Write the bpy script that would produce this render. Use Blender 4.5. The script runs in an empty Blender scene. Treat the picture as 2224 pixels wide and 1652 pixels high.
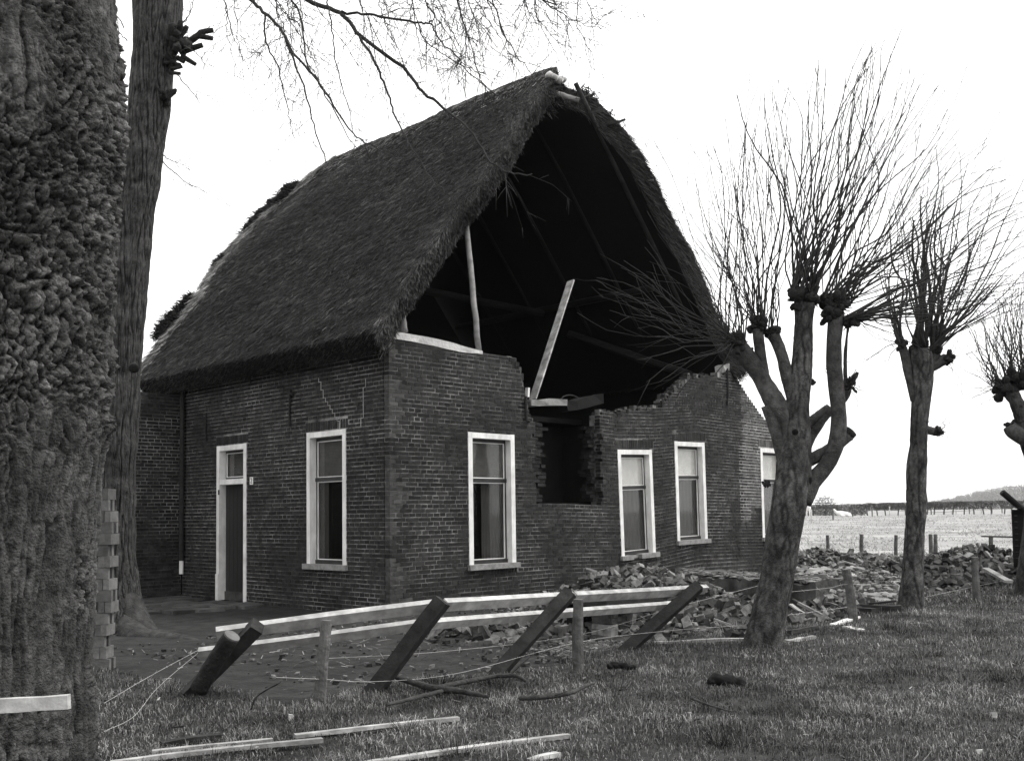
import bpy, math, random
import numpy as np
from mathutils import Vector, Matrix
random.seed(7); rng = np.random.default_rng(7)
S = bpy.context.scene; COL = S.collection
PI = math.pi

# ------------------------------------------------------------------ camera
W, H = 2224.0, 1652.0                 # pixel frame the photograph was measured in
FPX, PITCH, ROLL, CY, ZC = 2211.87, 0.0587, -0.0136, 985.3, 1.3389
YAW, CX0, CY0 = 0.7981, -1.6341, 13.5208       # house corner and heading
cam_d = bpy.data.cameras.new('camera'); cam = bpy.data.objects.new('camera', cam_d); COL.objects.link(cam)
cam_d.sensor_width = 36; cam_d.lens = 36*FPX/W; cam_d.sensor_fit = 'HORIZONTAL'
cam_d.shift_y = (CY-H/2)/W; cam_d.clip_end = 6000; cam_d.clip_start = .05
_f = np.array([0, math.cos(PITCH), math.sin(PITCH)]); _r = np.array([1., 0, 0]); _u = np.cross(_r, _f)
_c, _s = math.cos(ROLL), math.sin(ROLL)
RM = np.array([_c*_r+_s*_u, -_s*_r+_c*_u, _f])
cam.matrix_world = Matrix(((RM[0][0], RM[1][0], -RM[2][0], 0), (RM[0][1], RM[1][1], -RM[2][1], 0), (RM[0][2], RM[1][2], -RM[2][2], ZC), (0, 0, 0, 1)))
S.camera = cam
# ------------------------------------------------------------------ sky, sun, exposure
SUN_EL, SUN_AZ = math.radians(58), math.radians(84)    # azimuth clockwise from +Y: high, from the right
wd = bpy.data.worlds.new('World'); S.world = wd; wd.use_nodes = True
nt = wd.node_tree; nt.nodes.clear()
sky = nt.nodes.new('ShaderNodeTexSky'); sky.sky_type = 'NISHITA'; sky.sun_disc = False
sky.sun_elevation = SUN_EL; sky.sun_rotation = SUN_AZ; sky.air_density = 2.0; sky.dust_density = 6.0
bw = nt.nodes.new('ShaderNodeRGBToBW'); nt.links.new(sky.outputs[0], bw.inputs[0])
mx = nt.nodes.new('ShaderNodeMath'); mx.operation = 'MULTIPLY_ADD'; mx.inputs[1].default_value = .3; mx.inputs[2].default_value = 7.8
nt.links.new(bw.outputs[0], mx.inputs[0])               # thin sky seen through an even white overcast
bg = nt.nodes.new('ShaderNodeBackground'); bg.inputs[1].default_value = .12; nt.links.new(mx.outputs[0], bg.inputs[0])
ow = nt.nodes.new('ShaderNodeOutputWorld'); nt.links.new(bg.outputs[0], ow.inputs[0])
sd = bpy.data.lights.new('sun', 'SUN'); sd.energy = 1.5; sd.angle = math.radians(16); sd.color = (1, .985, .96)
so = bpy.data.objects.new('sun', sd); COL.objects.link(so)
_sv = Vector((math.sin(SUN_AZ)*math.cos(SUN_EL), math.cos(SUN_AZ)*math.cos(SUN_EL), math.sin(SUN_EL)))
so.rotation_euler = _sv.to_track_quat('Z', 'Y').to_euler()
S.view_settings.view_transform = 'Standard'; S.view_settings.look = 'None'
S.view_settings.exposure = 0.7; S.view_settings.gamma = 1.0
S.render.engine = 'CYCLES'; S.render.resolution_x = 1024; S.render.resolution_y = 760
S.cycles.max_bounces = 6; S.cycles.diffuse_bounces = 3; S.cycles.volume_bounces = 1; S.cycles.transparent_max_bounces = 8

# ------------------------------------------------------------------ pixel -> place helpers
OC = np.array([0, 0, ZC]); HC = np.array([CX0, CY0, 0.])
UD = np.array([math.cos(YAW), math.sin(YAW), 0]); VD = np.array([-math.sin(YAW), math.cos(YAW), 0])
def ray(x, y): return np.array([(x-W/2)/FPX, (CY-y)/FPX, 1.]) @ RM
def plane(x, y, P, n):
    d = ray(x, y); return OC+d*(np.dot(np.array(P)-OC, n)/np.dot(d, n))
def G(x, y, z=0.): return plane(x, y, (0, 0, z), np.array([0, 0, 1.]))
def D(x, y, Y):
    d = ray(x, y); return OC+d*(Y/d[1])
def hs(u, v, z): return HC+UD*u+VD*v+np.array([0, 0, z])
def uvz(P):
    q = np.asarray(P)-HC; return np.array([q@UD, q@VD, np.asarray(P)[2]])
def onv(x, y, v): return plane(x, y, HC+VD*v, VD)         # on a plane parallel to the front wall
def onu(x, y, u): return plane(x, y, HC+UD*u, UD)
def lerp(a, b, t): return a+(b-a)*t
def sstep(a, b, x):
    t = np.clip((x-a)/(b-a), 0, 1); return t*t*(3-2*t)

# ------------------------------------------------------------------ noise
def _hash(i, j, k, s):
    n = (i.astype(np.int64)*374761393+j.astype(np.int64)*668265263+k.astype(np.int64)*2147483647+s*1274126177) & 0xffffffff
    n = ((n ^ (n >> 13))*1274126177) & 0xffffffff
    n = ((n ^ (n >> 15))*2246822519) & 0xffffffff
    return ((n ^ (n >> 16)) & 0xffffff)/float(0xffffff)
def vnoise(P, s=0):
    P = np.asarray(P, float); F = np.floor(P).astype(np.int64); t = P-F; t = t*t*(3-2*t)
    i, j, k = F[:, 0], F[:, 1], F[:, 2]; x, y, z = t[:, 0], t[:, 1], t[:, 2]
    def h(a, b, c): return _hash(i+a, j+b, k+c, s)
    x0 = lerp(lerp(h(0, 0, 0), h(1, 0, 0), x), lerp(h(0, 1, 0), h(1, 1, 0), x), y)
    x1 = lerp(lerp(h(0, 0, 1), h(1, 0, 1), x), lerp(h(0, 1, 1), h(1, 1, 1), x), y)
    return lerp(x0, x1, z)
def fbm(P, o=4, s=0, g=.5):
    P = np.asarray(P, float); a, v, t = 1., 0., 0.
    for q in range(o):
        v = v+a*vnoise(P*(2.03**q), s+q*17); t += a; a *= g
    return v/t
def n2(x, y, f, o=3, s=0):
    x = np.atleast_1d(x).astype(float); y = np.atleast_1d(y).astype(float)
    return fbm(np.stack([x*f, y*f, np.full_like(x, 3.7)], 1), o, s)

# ------------------------------------------------------------------ materials (all greys, the place as the film saw it)
def grey(v): return (v, v*.99, v*.972, 1)
def mat(name, lo, hi, scale=6., rough=.92, bump=.25, bscale=None, stretch=(1, 1, 1), attr=None, objrand=0., stain=None, detail=6., spec=.25, bdist=.02):
    m = bpy.data.materials.new(name); m.use_nodes = True; t = m.node_tree; N, L = t.nodes, t.links
    b = N['Principled BSDF']; b.inputs['Roughness'].default_value = rough; b.inputs['Specular IOR Level'].default_value = spec
    tc = N.new('ShaderNodeTexCoord'); mp = N.new('ShaderNodeMapping'); mp.inputs['Scale'].default_value = stretch
    L.new(tc.outputs['Object'], mp.inputs[0]); vec = mp.outputs[0]
    oi = None
    if objrand:
        oi = N.new('ShaderNodeObjectInfo'); ad = N.new('ShaderNodeVectorMath'); ad.operation = 'MULTIPLY_ADD'
        L.new(oi.outputs['Random'], ad.inputs[0]); ad.inputs[1].default_value = (37, 53, 71); L.new(vec, ad.inputs[2]); vec = ad.outputs[0]
    no = N.new('ShaderNodeTexNoise'); no.inputs['Scale'].default_value = scale; no.inputs['Detail'].default_value = detail; no.inputs['Roughness'].default_value = .62
    L.new(vec, no.inputs['Vector'])
    rp = N.new('ShaderNodeValToRGB'); rp.color_ramp.elements[0].position = .3; rp.color_ramp.elements[1].position = .72
    rp.color_ramp.elements[0].color = grey(lo); rp.color_ramp.elements[1].color = grey(hi); L.new(no.outputs[0], rp.inputs[0])
    out = rp.outputs[0]
    def mulby(sock, a, bb):
        nonlocal out
        mr = N.new('ShaderNodeMapRange'); mr.inputs[3].default_value = a; mr.inputs[4].default_value = bb; L.new(sock, mr.inputs[0])
        vm = N.new('ShaderNodeVectorMath'); vm.operation = 'SCALE'; L.new(out, vm.inputs[0]); L.new(mr.outputs[0], vm.inputs['Scale']); out = vm.outputs[0]
    if attr:
        at = N.new('ShaderNodeAttribute'); at.attribute_name = 'bv'; mulby(at.outputs['Fac'], *attr)
    if objrand: mulby(oi.outputs['Random'], 1-objrand, 1+objrand)
    if stain:
        sc, a, bb = stain; gm = N.new('ShaderNodeNewGeometry'); n3 = N.new('ShaderNodeTexNoise'); n3.inputs['Scale'].default_value = sc; n3.inputs['Detail'].default_value = 5
        L.new(gm.outputs['Position'], n3.inputs['Vector']); mr = N.new('ShaderNodeMapRange'); mr.inputs[1].default_value = .38; mr.inputs[2].default_value = .64
        L.new(n3.outputs[0], mr.inputs[0]); mulby(mr.outputs[0], a, bb)
    L.new(out, b.inputs['Base Color'])
    if bump:
        nb = N.new('ShaderNodeTexNoise'); nb.inputs['Scale'].default_value = bscale or scale*3; nb.inputs['Detail'].default_value = 5; L.new(vec, nb.inputs['Vector'])
        bp = N.new('ShaderNodeBump'); bp.inputs['Strength'].default_value = bump; bp.inputs['Distance'].default_value = bdist; L.new(nb.outputs[0], bp.inputs['Height']); L.new(bp.outputs[0], b.inputs['Normal'])
    return m
MT = {}
MT['brick'] = mat('brick', .009, .029, 14, attr=(.55, 1.6), stain=(.9, .8, 1.2), bump=.5, bscale=60, bdist=.006)
MT['brick_one'] = mat('brick_single', .009, .029, 14, objrand=.5, stain=(.9, .8, 1.2), bump=.5, bscale=60, bdist=.006)
MT['mortar'] = mat('mortar', .02, .34, 6.5, stain=(1.1, .22, 1.15), bump=.5, bscale=70, bdist=.006)
MT['mortar_light'] = mat('fresh_mortar', .3, .55, 5, bump=.5, bscale=70, bdist=.006)
MT['brick_pale'] = mat('brick_repaired', .035, .08, 14, attr=(.6, 1.5), bump=.5, bscale=60, bdist=.006)
MT['brick_limed'] = mat('brick_lime_washed', .028, .075, 10, objrand=.35, bump=.5, bscale=60, bdist=.006)
MT['brick_soot'] = mat('brick_sooty', .006, .03, 9, attr=(.5, 1.6), bump=.5, bscale=60)
MT['brick_burnt'] = mat('brick_smoke_stained', .006, .022, 9, attr=(.5, 1.7), bump=.5, bscale=60)
MT['soot'] = mat('soot', .003, .008, 6, bump=.2)  # flue soot; also the black that paints shade inside the cellar opening
MT['cement'] = mat('cement_cap', .28, .6, 5, bump=.5, bscale=30)
MT['white'] = mat('white_paint', .66, .88, 13, rough=.6, bump=.25, bscale=40, stretch=(1, 1, .3), stain=(3.5, .82, 1.02), detail=9)
MT['sash'] = mat('dark_sash_paint', .018, .04, 10, rough=.5, bump=.1)
MT['sill'] = mat('sill_stone', .14, .3, 11, bump=.4, bscale=50)
MT['door'] = mat('dark_door_paint', .012, .026, 8, rough=.55, bump=.2, stretch=(8, 8, .6))
MT['iron'] = mat('rusty_iron', .012, .035, 20, bump=.4)
MT['blind'] = mat('blind_cloth', .5, .65, 8, bump=.1)
MT['blind_dark'] = mat('blind_cloth_grey', .06, .09, 8, bump=.1)
MT['curtain'] = mat('curtain_cloth', .03, .05, 4, bump=.1)
MT['thatch'] = mat('thatch_core', .0025, .007, 30, bump=.8, bscale=60, stretch=(1, 1, 1), bdist=.03)
MT['reed'] = mat('reed_straw', .0032, .009, 5, attr=(.1, 17.), bump=0, stain=(.55, .75, 1.3))
MT['reed_pale'] = mat('reed_straw_pale', .07, .18, 5, attr=(.2, 3.2), bump=0)
MT['old_wood'] = mat('old_dark_wood', .02, .06, 5, bump=.5, bscale=22, stretch=(1, 1, 1), objrand=.35)
MT['rafter'] = mat('shade_black_rafter', .003, .007, 6, bump=.4)  # attic shade put into the wood colour of the inner rafters
MT['front_rafter'] = mat('daylit_rafter', .006, .03, 6, bump=.4)  # paler copy for the rafter in daylight at the open gable
MT['grey_wood'] = mat('grey_wood', .13, .3, 7, bump=.4, bscale=30, objrand=.2)
MT['pale_wood'] = mat('fresh_sawn_wood', .5, .78, 4, rough=.75, bump=.25, bscale=24, objrand=.1, stain=(3., .82, 1.04))
MT['rail_wood'] = mat('sawn_rail_wood', .34, .52, 14, rough=.75, bump=.25, bscale=24, objrand=.12, stain=(9., .7, 1.1), detail=9)
MT['weathered_board'] = mat('weathered_board', .22, .5, 9, bump=.4, bscale=26, objrand=.15, stain=(4., .55, 1.1))
MT['beam'] = mat('creosoted_timber', .012, .042, 8, bump=.5, bscale=24, objrand=.25)
MT['post'] = mat('round_post_bark', .045, .13, 9, bump=.8, bscale=30, objrand=.25)
MT['cut'] = mat('sawn_end_grain', .09, .17, 12, bump=.3)
MT['bark'] = mat('furrowed_bark', .009, .055, 18, attr=(.01, 3.6), bump=1., bscale=90, bdist=.025, detail=9, stain=(2.6, .55, 1.35))
MT['bark_mid'] = mat('lime_bark', .011, .045, 12, attr=(.1, 2.6), bump=.8, bscale=45, bdist=.015)
MT['bark_smooth'] = mat('pollard_bark', .018, .08, 16, attr=(.3, 1.9), bump=1., bscale=60, bdist=.02, stain=(3., .65, 1.4), detail=9)
MT['bark_dark'] = mat('pollard_knuckle_bark', .008, .026, 14, bump=.9, bscale=40, bdist=.02)
MT['twig'] = mat('twig_bark', .018, .045, 7, bump=0)
MT['twig_pale'] = mat('twig_bark_pale', .07, .15, 7, bump=0)
MT['soil'] = mat('trodden_soil', .007, .034, 5, bump=.7, bscale=18, bdist=.03, detail=9, stain=(.5, .75, 1.4))
MT['turf'] = mat('turf_base', .008, .035, 7, bump=.8, bscale=40, detail=9, stain=(.8, .7, 1.4))
MT['grass'] = mat('grass_blades', .026, .066, 3, attr=(.3, 8.), bump=0, stain=(1.1, .5, 1.6))
MT['field'] = mat('winter_pasture', .12, .4, .9, bump=.6, bscale=3.5, stretch=(.5, 1, 1), detail=9, stain=(.22, .75, 1.15), bdist=.1)
MT['tuft'] = mat('pasture_tuft', .2, .42, .8, attr=(.7, 1.3), bump=0)
MT['sand'] = mat('pale_sand', .07, .36, 5, bump=.7, bscale=16, bdist=.03, detail=8)
MT['paving'] = mat('paving_slab', .03, .1, 4, bump=.5, bscale=25, objrand=.4)
MT['concrete'] = mat('old_concrete', .025, .1, 4.5, bump=.6, bscale=18, detail=8, stain=(1.6, .4, 1.5))
MT['rubble'] = mat('rubble_brick', .018, .13, 9, objrand=.9, bump=.5, bscale=50)
MT['rubble_s'] = mat('rubble_brick_mass', .016, .08, 9, attr=(.25, 4.), bump=.5, bscale=50)
MT['rubble_bed'] = mat('rubble_fines', .014, .06, 6, bump=.9, bscale=24, detail=9)
MT['clean_brick'] = mat('cleaned_brick', .075, .15, 10, objrand=.4, bump=.4, bscale=60)
MT['horse'] = mat('white_coat', .6, .8, 3, bump=0)
MT['hedge'] = mat('hedge_twigs', .05, .13, .5, attr=(.5, 1.5), bump=0)
MT['wood'] = mat('far_wood_twigs', .06, .13, .2, attr=(.5, 1.5), bump=0)
MT['dark'] = mat('dark_interior', .0006, .002, 4, bump=.2)  # near-black so the inside reads unlit: shade put into the colour
MT['wire'] = mat('galvanised_wire', .3, .5, 20, rough=.5, bump=0)
MT['plate'] = mat('enamel_plate', .75, .85, 10, rough=.35, bump=0)
MT['ink'] = mat('black_enamel', .012, .02, 10, rough=.4, bump=0)
def glass_mat():
    m = bpy.data.materials.new('window_glass'); m.use_nodes = True; t = m.node_tree; N, L = t.nodes, t.links; N.remove(N['Principled BSDF'])
    tr = N.new('ShaderNodeBsdfTransparent'); tr.inputs[0].default_value = (.95, .95, .94, 1)
    gl = N.new('ShaderNodeBsdfGlossy'); gl.inputs['Roughness'].default_value = .04; gl.inputs[0].default_value = (.9, .9, .9, 1)
    no = N.new('ShaderNodeTexNoise'); no.inputs['Scale'].default_value = 4; bp = N.new('ShaderNodeBump'); bp.inputs['Strength'].default_value = .05; L.new(no.outputs[0], bp.inputs['Height']); L.new(bp.outputs[0], gl.inputs['Normal'])
    lw = N.new('ShaderNodeLayerWeight'); lw.inputs[0].default_value = .5; pw = N.new('ShaderNodeMath'); pw.operation = 'POWER'; pw.inputs[1].default_value = 4.; L.new(lw.outputs['Facing'], pw.inputs[0]); fr = N.new('ShaderNodeMath'); fr.operation = 'MULTIPLY_ADD'; fr.inputs[1].default_value = .8; fr.inputs[2].default_value = .03; L.new(pw.outputs[0], fr.inputs[0]); mxs = N.new('ShaderNodeMixShader')
    L.new(fr.outputs[0], mxs.inputs[0]); L.new(tr.outputs[0], mxs.inputs[1]); L.new(gl.outputs[0], mxs.inputs[2]); L.new(mxs.outputs[0], N['Material Output'].inputs[0])
    return m
MT['glass'] = glass_mat()

# ------------------------------------------------------------------ mesh helpers
def mesh_from(name, V, F, m, smooth=False, bv=None):
    """V (n,3); F list of tuples or an (m,k) array (or list of such arrays)"""
    me = bpy.data.meshes.new(name); V = np.asarray(V, np.float32).reshape(-1, 3)
    if isinstance(F, np.ndarray): F = [F]
    if isinstance(F, list) and len(F) and isinstance(F[0], np.ndarray):
        me.vertices.add(len(V)); me.vertices.foreach_set('co', V.ravel())
        idx = np.concatenate([f.ravel() for f in F]).astype(np.int32)
        cnt = np.concatenate([np.full(len(f), f.shape[1]) for f in F]); st = np.concatenate([[0], np.cumsum(cnt)[:-1]]).astype(np.int32)
        me.loops.add(len(idx)); me.loops.foreach_set('vertex_index', idx)
        me.polygons.add(len(cnt)); me.polygons.foreach_set('loop_start', st); me.update(calc_edges=True)
    else:
        me.from_pydata([tuple(v) for v in V.tolist()], [], F); me.update()
    me.polygons.foreach_set('use_smooth', np.full(len(me.polygons), bool(smooth)))
    if bv is None: bv = np.full(len(V), .5)
    if len(V):
        a = me.attributes.new('bv', 'FLOAT', 'POINT'); a.data.foreach_set('value', np.asarray(bv, np.float32))
    if m is not None: me.materials.append(MT[m] if isinstance(m, str) else m)
    return me
def ob(name, me, parent=None, loc=None, rot=None, kind=None):
    o = bpy.data.objects.new(name, me); COL.objects.link(o)
    if parent: o.parent = parent
    if loc is not None: o.location = [float(a) for a in loc]
    if rot is not None: o.rotation_euler = rot
    if kind: o['kind'] = kind
    return o
def obm(name, V, F, m, parent=None, smooth=False, bv=None, kind=None, loc=None, rot=None):
    return ob(name, mesh_from(name, V, F, m, smooth, bv), parent, loc, rot, kind)
def tag(o, label, cat, group=None):
    o['label'] = label; o['category'] = cat
    if group: o['group'] = group
    return o
def thing(name, label, cat, loc=(0, 0, 0), rz=0., group=None):
    o = bpy.data.objects.new(name, None); COL.objects.link(o); o.empty_display_size = .2
    o.location = [float(a) for a in loc]; o.rotation_euler = (0, 0, rz); return tag(o, label, cat, group)
BF = [(0, 3, 2, 1), (4, 5, 6, 7), (0, 1, 5, 4), (1, 2, 6, 5), (2, 3, 7, 6), (3, 0, 4, 7)]
BFA = np.array(BF)
def boxv(a, b):
    (x0, y0, z0), (x1, y1, z1) = a, b
    return np.array([(x0, y0, z0), (x1, y0, z0), (x1, y1, z0), (x0, y1, z0), (x0, y0, z1), (x1, y0, z1), (x1, y1, z1), (x0, y1, z1)], float)
class MB:
    def __init__(s): s.V = []; s.F = {}; s.n = 0; s.bv = []
    def add(s, V, F, bv=None):
        V = np.asarray(V, float).reshape(-1, 3)
        for f in (F if isinstance(F, list) and len(F) and isinstance(F[0], np.ndarray) else [np.array(F)]):
            s.F.setdefault(f.shape[1], []).append(f+s.n)
        s.V.append(V); s.n += len(V); s.bv.append(np.full(len(V), .5 if bv is None else bv) if np.isscalar(bv) or bv is None else bv)
    def box(s, a, b, bv=None): s.add(boxv(a, b), BFA, bv)
    def done(s, name, m, parent=None, smooth=False, kind=None, loc=None, rot=None):
        return obm(name, np.concatenate(s.V), [np.concatenate(f) for f in s.F.values()], m, parent, smooth, np.concatenate(s.bv), kind, loc, rot)
def tube_arr(P, R, k=8, cap=True, disp=None):
    P = np.asarray(P, float); R = np.asarray(R, float); n = len(P)
    T = np.gradient(P, axis=0); T /= np.linalg.norm(T, axis=1)[:, None]+1e-12
    a = np.array([0, 0, 1.]) if abs(T[0][2]) < .9 else np.array([1., 0, 0])
    X = np.zeros_like(P); x = np.cross(T[0], a); x /= np.linalg.norm(x); X[0] = x
    for i in range(1, n):
        x = X[i-1]-T[i]*np.dot(X[i-1], T[i]); X[i] = x/(np.linalg.norm(x)+1e-12)
    Y = np.cross(T, X); th = np.arange(k)*2*PI/k
    Nn = X[:, None, :]*np.cos(th)[None, :, None]+Y[:, None, :]*np.sin(th)[None, :, None]
    V = P[:, None, :]+Nn*R[:, None, None]
    V = V.reshape(-1, 3)
    if disp is not None: V = V+Nn.reshape(-1, 3)*disp(V, Nn.reshape(-1, 3))[:, None]
    i = np.arange(n-1)[:, None]*k; j = np.arange(k)[None, :]; j2 = (j+1) % k
    F = np.stack([i+j, i+j2, i+k+j2, i+k+j], -1).reshape(-1, 4)
    Fs = [F]
    if cap:
        V = np.concatenate([V, P[:1], P[-1:]]); c0, c1 = n*k, n*k+1; jj = np.arange(k)
        Fs.append(np.concatenate([np.stack([np.full(k, c0), (jj+1) % k, jj], 1), np.stack([np.full(k, c1), (n-1)*k+jj, (n-1)*k+(jj+1) % k], 1)]))
    return V, Fs
def resample(P, n):
    """smooth Catmull-Rom resampling of a polyline"""
    P = np.asarray(P, float)
    if len(P) == 2: return P[0]+(P[1]-P[0])*np.linspace(0, 1, n)[:, None]
    Q = np.concatenate([[2*P[0]-P[1]], P, [2*P[-1]-P[-2]]]); t = np.linspace(0, len(P)-1-1e-6, n); i = t.astype(int); f = (t-i)[:, None]
    a, b, c, d = Q[i], Q[i+1], Q[i+2], Q[i+3]
    return .5*((2*b)+(-a+c)*f+(2*a-5*b+4*c-d)*f**2+(-a+3*b-3*c+d)*f**3)
def rs1(R, n): return np.interp(np.linspace(0, 1, n), np.linspace(0, 1, len(R)), R)
def frame_of(A, B, up=(0, 0, 1)):
    A = np.asarray(A, float); B = np.asarray(B, float); x = B-A; L = np.linalg.norm(x); x /= L
    y = np.cross(up, x); y /= np.linalg.norm(y); z = np.cross(x, y); return A, x, y, z, L
def bar(A, B, w, h, up=(0, 0, 1), jit=.0, bow=0.):
    """a plank or timber from A to B, width w (sideways), height h (up); chamfer-free but slightly uneven, in 4 lengths"""
    A, x, y, z, L = frame_of(A, B, up); V = []; F = []; n = 5
    for i in range(n):
        t = i/(n-1); c = A+x*L*t+z*bow*math.sin(PI*t)
        for (sy, sz) in ((-1, -1), (1, -1), (1, 1), (-1, 1)):
            V.append(c+y*(sy*w/2+random.uniform(-jit, jit))+z*(sz*h/2+random.uniform(-jit, jit)))
    for i in range(n-1):
        for j in range(4): F.append((i*4+j, i*4+(j+1) % 4, i*4+4+(j+1) % 4, i*4+4+j))
    F.append((3, 2, 1, 0)); F.append(tuple((n-1)*4+j for j in range(4)))
    return np.array(V), np.array(F)
def strands(P, Dv, Nv, L, w, curl=0.):
    """thin tapering quads rooted at P along Dv, lying in the plane whose normal is Nv"""
    Dv = Dv/np.linalg.norm(Dv, axis=1)[:, None]; X = np.cross(Dv, Nv); X /= np.linalg.norm(X, axis=1)[:, None]+1e-9
    L = L[:, None]; w = w[:, None]
    V = np.stack([P-X*w/2, P+X*w/2, P+Dv*L+X*w*.3, P+Dv*L-X*w*.3], 1).reshape(-1, 3)
    return V, np.arange(len(P)*4).reshape(-1, 4)
def norm(a): return a/np.linalg.norm(a)

# ================================================================== GROUND
def field_z(x, y):
    r = sstep(32, 115, y); return .5*r+.14*sstep(120, 400, y)
def lawn_mask(x, y):
    """1 on the grass verge, 0 on the bare yard"""
    q = np.stack([x-HC[0], y-HC[1]], 1); u = q@UD[:2]; v = q@VD[:2]
    jig = (n2(x, y, .9, 3, 5)-.5)*1.1+(n2(x, y, 4., 2, 8)-.5)*.35
    b1 = sstep(-4.25, -4.75, v+jig*.9-.25*sstep(-1, 3, u)); b2 = sstep(-4.35, -4.75, u+jig+.0*v)
    return np.maximum(b1, b2)
def ground_z(x, y):
    m = lawn_mask(x, y); return m*(.02+.05*n2(x, y, .8, 3, 21)+.06*(n2(x, y, 2.6, 3, 23)-.4))+(1-m)*(.03*(n2(x, y, 1.4, 4, 31)-.5))
# pasture: one sheet to the horizon, finer close by
def ring(vals): return np.array(vals, float)
xs = np.concatenate([np.linspace(-2500, -60, 10), np.linspace(-50, 120, 120), np.linspace(140, 2500, 10)])
ys = np.concatenate([np.linspace(-60, 12, 12), np.linspace(14, 160, 140), np.linspace(180, 5000, 14)])
XX, YY = np.meshgrid(xs, ys); x, y = XX.ravel(), YY.ravel()
inner = sstep(17.5, 21, y)*1.0
zf = field_z(x, y)-.09+.07*inner+np.where((y > 16) & (y < 170), (n2(x, y, .35, 4, 3)-.5)*.16*inner, 0)
i = np.arange(len(ys)-1)[:, None]*len(xs); j = np.arange(len(xs)-1)[None, :]
FQ = np.stack([i+j, i+j+1, i+len(xs)+j+1, i+len(xs)+j], -1).reshape(-1, 4)
field = obm('pasture_field', np.stack([x, y, zf], 1), FQ, 'field', smooth=True, kind='structure')
# yard and verge: one fine sheet each, verge slightly proud
xs = np.linspace(-9, 15, 190); ys = np.linspace(2.5, 24, 170)
XX, YY = np.meshgrid(xs, ys); x, y = XX.ravel(), YY.ravel()
m = lawn_mask(x, y); edge = sstep(22.5, 24, y)+sstep(13.5, 15, x)
zy = .03*(n2(x, y, 1.4, 4, 31)-.5)+.02*(n2(x, y, 6., 3, 33)-.5)-.2*edge-.03*m
i = np.arange(len(ys)-1)[:, None]*len(xs); j = np.arange(len(xs)-1)[None, :]
FQ = np.stack([i+j, i+j+1, i+len(xs)+j+1, i+len(xs)+j], -1).reshape(-1, 4)
obm('yard_soil', np.stack([x, y, zy], 1), FQ, 'soil', smooth=True, kind='structure')
zt = np.where(m > .02, ground_z(x, y), -.12)-.12*(1-sstep(0, .3, m))
obm('grass_verge', np.stack([x, y, zt], 1), FQ, 'turf', smooth=True, kind='structure')
def gz(x, y): return float(max(ground_z(np.array([x]), np.array([y]))[0], 0))
# ---- grass blades
def grass(n, xr, yr, lmin, lmax, wid, seed, thin=1.):
    r = np.random.default_rng(seed); x = r.uniform(*xr, n); y = r.uniform(*yr, n)
    # keep what a camera here, or a step aside, could see
    keep = (np.abs(x) < .62*y+1.0); x, y = x[keep], y[keep]
    m = lawn_mask(x, y); keep = r.random(len(x)) < m*thin; x, y = x[keep], y[keep]
    cl = n2(x, y, 2.2, 3, 44); tall = n2(x, y, 5., 2, 55); z = ground_z(x, y)
    keep = r.random(len(x)) < .35+.9*sstep(.3, .6, tall); x, y, z, cl, tall = x[keep], y[keep], z[keep], cl[keep], tall[keep]
    k = len(x); L = r.uniform(lmin, lmax, k)*(.35+1.2*tall)*(.6+.7*cl); az = r.uniform(0, 2*PI, k)+cl*5
    lean = r.uniform(.45, 1.7, k); dx, dy = np.cos(az), np.sin(az); w = wid*r.uniform(.6, 1.4, k)
    px, py = -dy*w/2, dx*w/2
    B = np.stack([x, y, z-.01], 1); Mi = B+np.stack([dx*np.sin(lean*.5)*L*.55, dy*np.sin(lean*.5)*L*.55, np.cos(lean*.5)*L*.55+.01], 1)
    T = Mi+np.stack([dx*np.sin(lean*1.25)*L*.5, dy*np.sin(lean*1.25)*L*.5, np.cos(lean*1.25)*L*.5], 1)
    X = np.stack([px, py, np.zeros(k)], 1)
    V = np.stack([B-X, B+X, Mi+X*.8, Mi-X*.8, T], 1).reshape(-1, 3); b = np.arange(k)[:, None]*5
    bv = np.clip(r.random(k)**2.4*.85+.35*(cl-.42)+.12*(tall-.5), 0.02, 1)
    return V, [b+np.array([[0, 1, 2, 3]]), b+np.array([[3, 2, 4]])], np.repeat(bv, 5)
gm = MB()
for a in ((200000, (-5, 5.5), (4.6, 8.2), .022, .062, .0038, 1), (170000, (-6, 10), (8.2, 13.5), .022, .065, .0048, 2), (60000, (2, 15), (13.5, 18), .03, .08, .008, 3)):
    gm.add(*grass(*a))
r = np.random.default_rng(31); n = 130; tx, ty = r.uniform(-4.5, 9, n), 4.9+9*r.random(n)**1.3; k = lawn_mask(tx, ty) > .6; tx, ty = tx[k], ty[k]
for x, y in zip(tx, ty):
    k = int(r.integers(40, 130)); rad = r.uniform(.03, .11); az = r.uniform(0, 2*PI, k); q = r.random(k)**.6*rad; px, py = x+np.cos(az)*q, y+np.sin(az)*q; L = r.uniform(.04, .11, k); ln = r.uniform(.15, 1.1, k)
    Dv = np.stack([np.cos(az)*np.sin(ln), np.sin(az)*np.sin(ln), np.cos(ln)], 1); P = np.stack([px, py, ground_z(px, py)-.01], 1); V, F = strands(P, Dv, r.normal(0, 1, (k, 3)), L, r.uniform(.003, .006, k)); gm.add(V, F, np.repeat(np.clip(r.random(k)**2*.7+r.uniform(-.1, .2), 0, 1), 4))
gm.done('grass', 'grass', kind='stuff')

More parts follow.
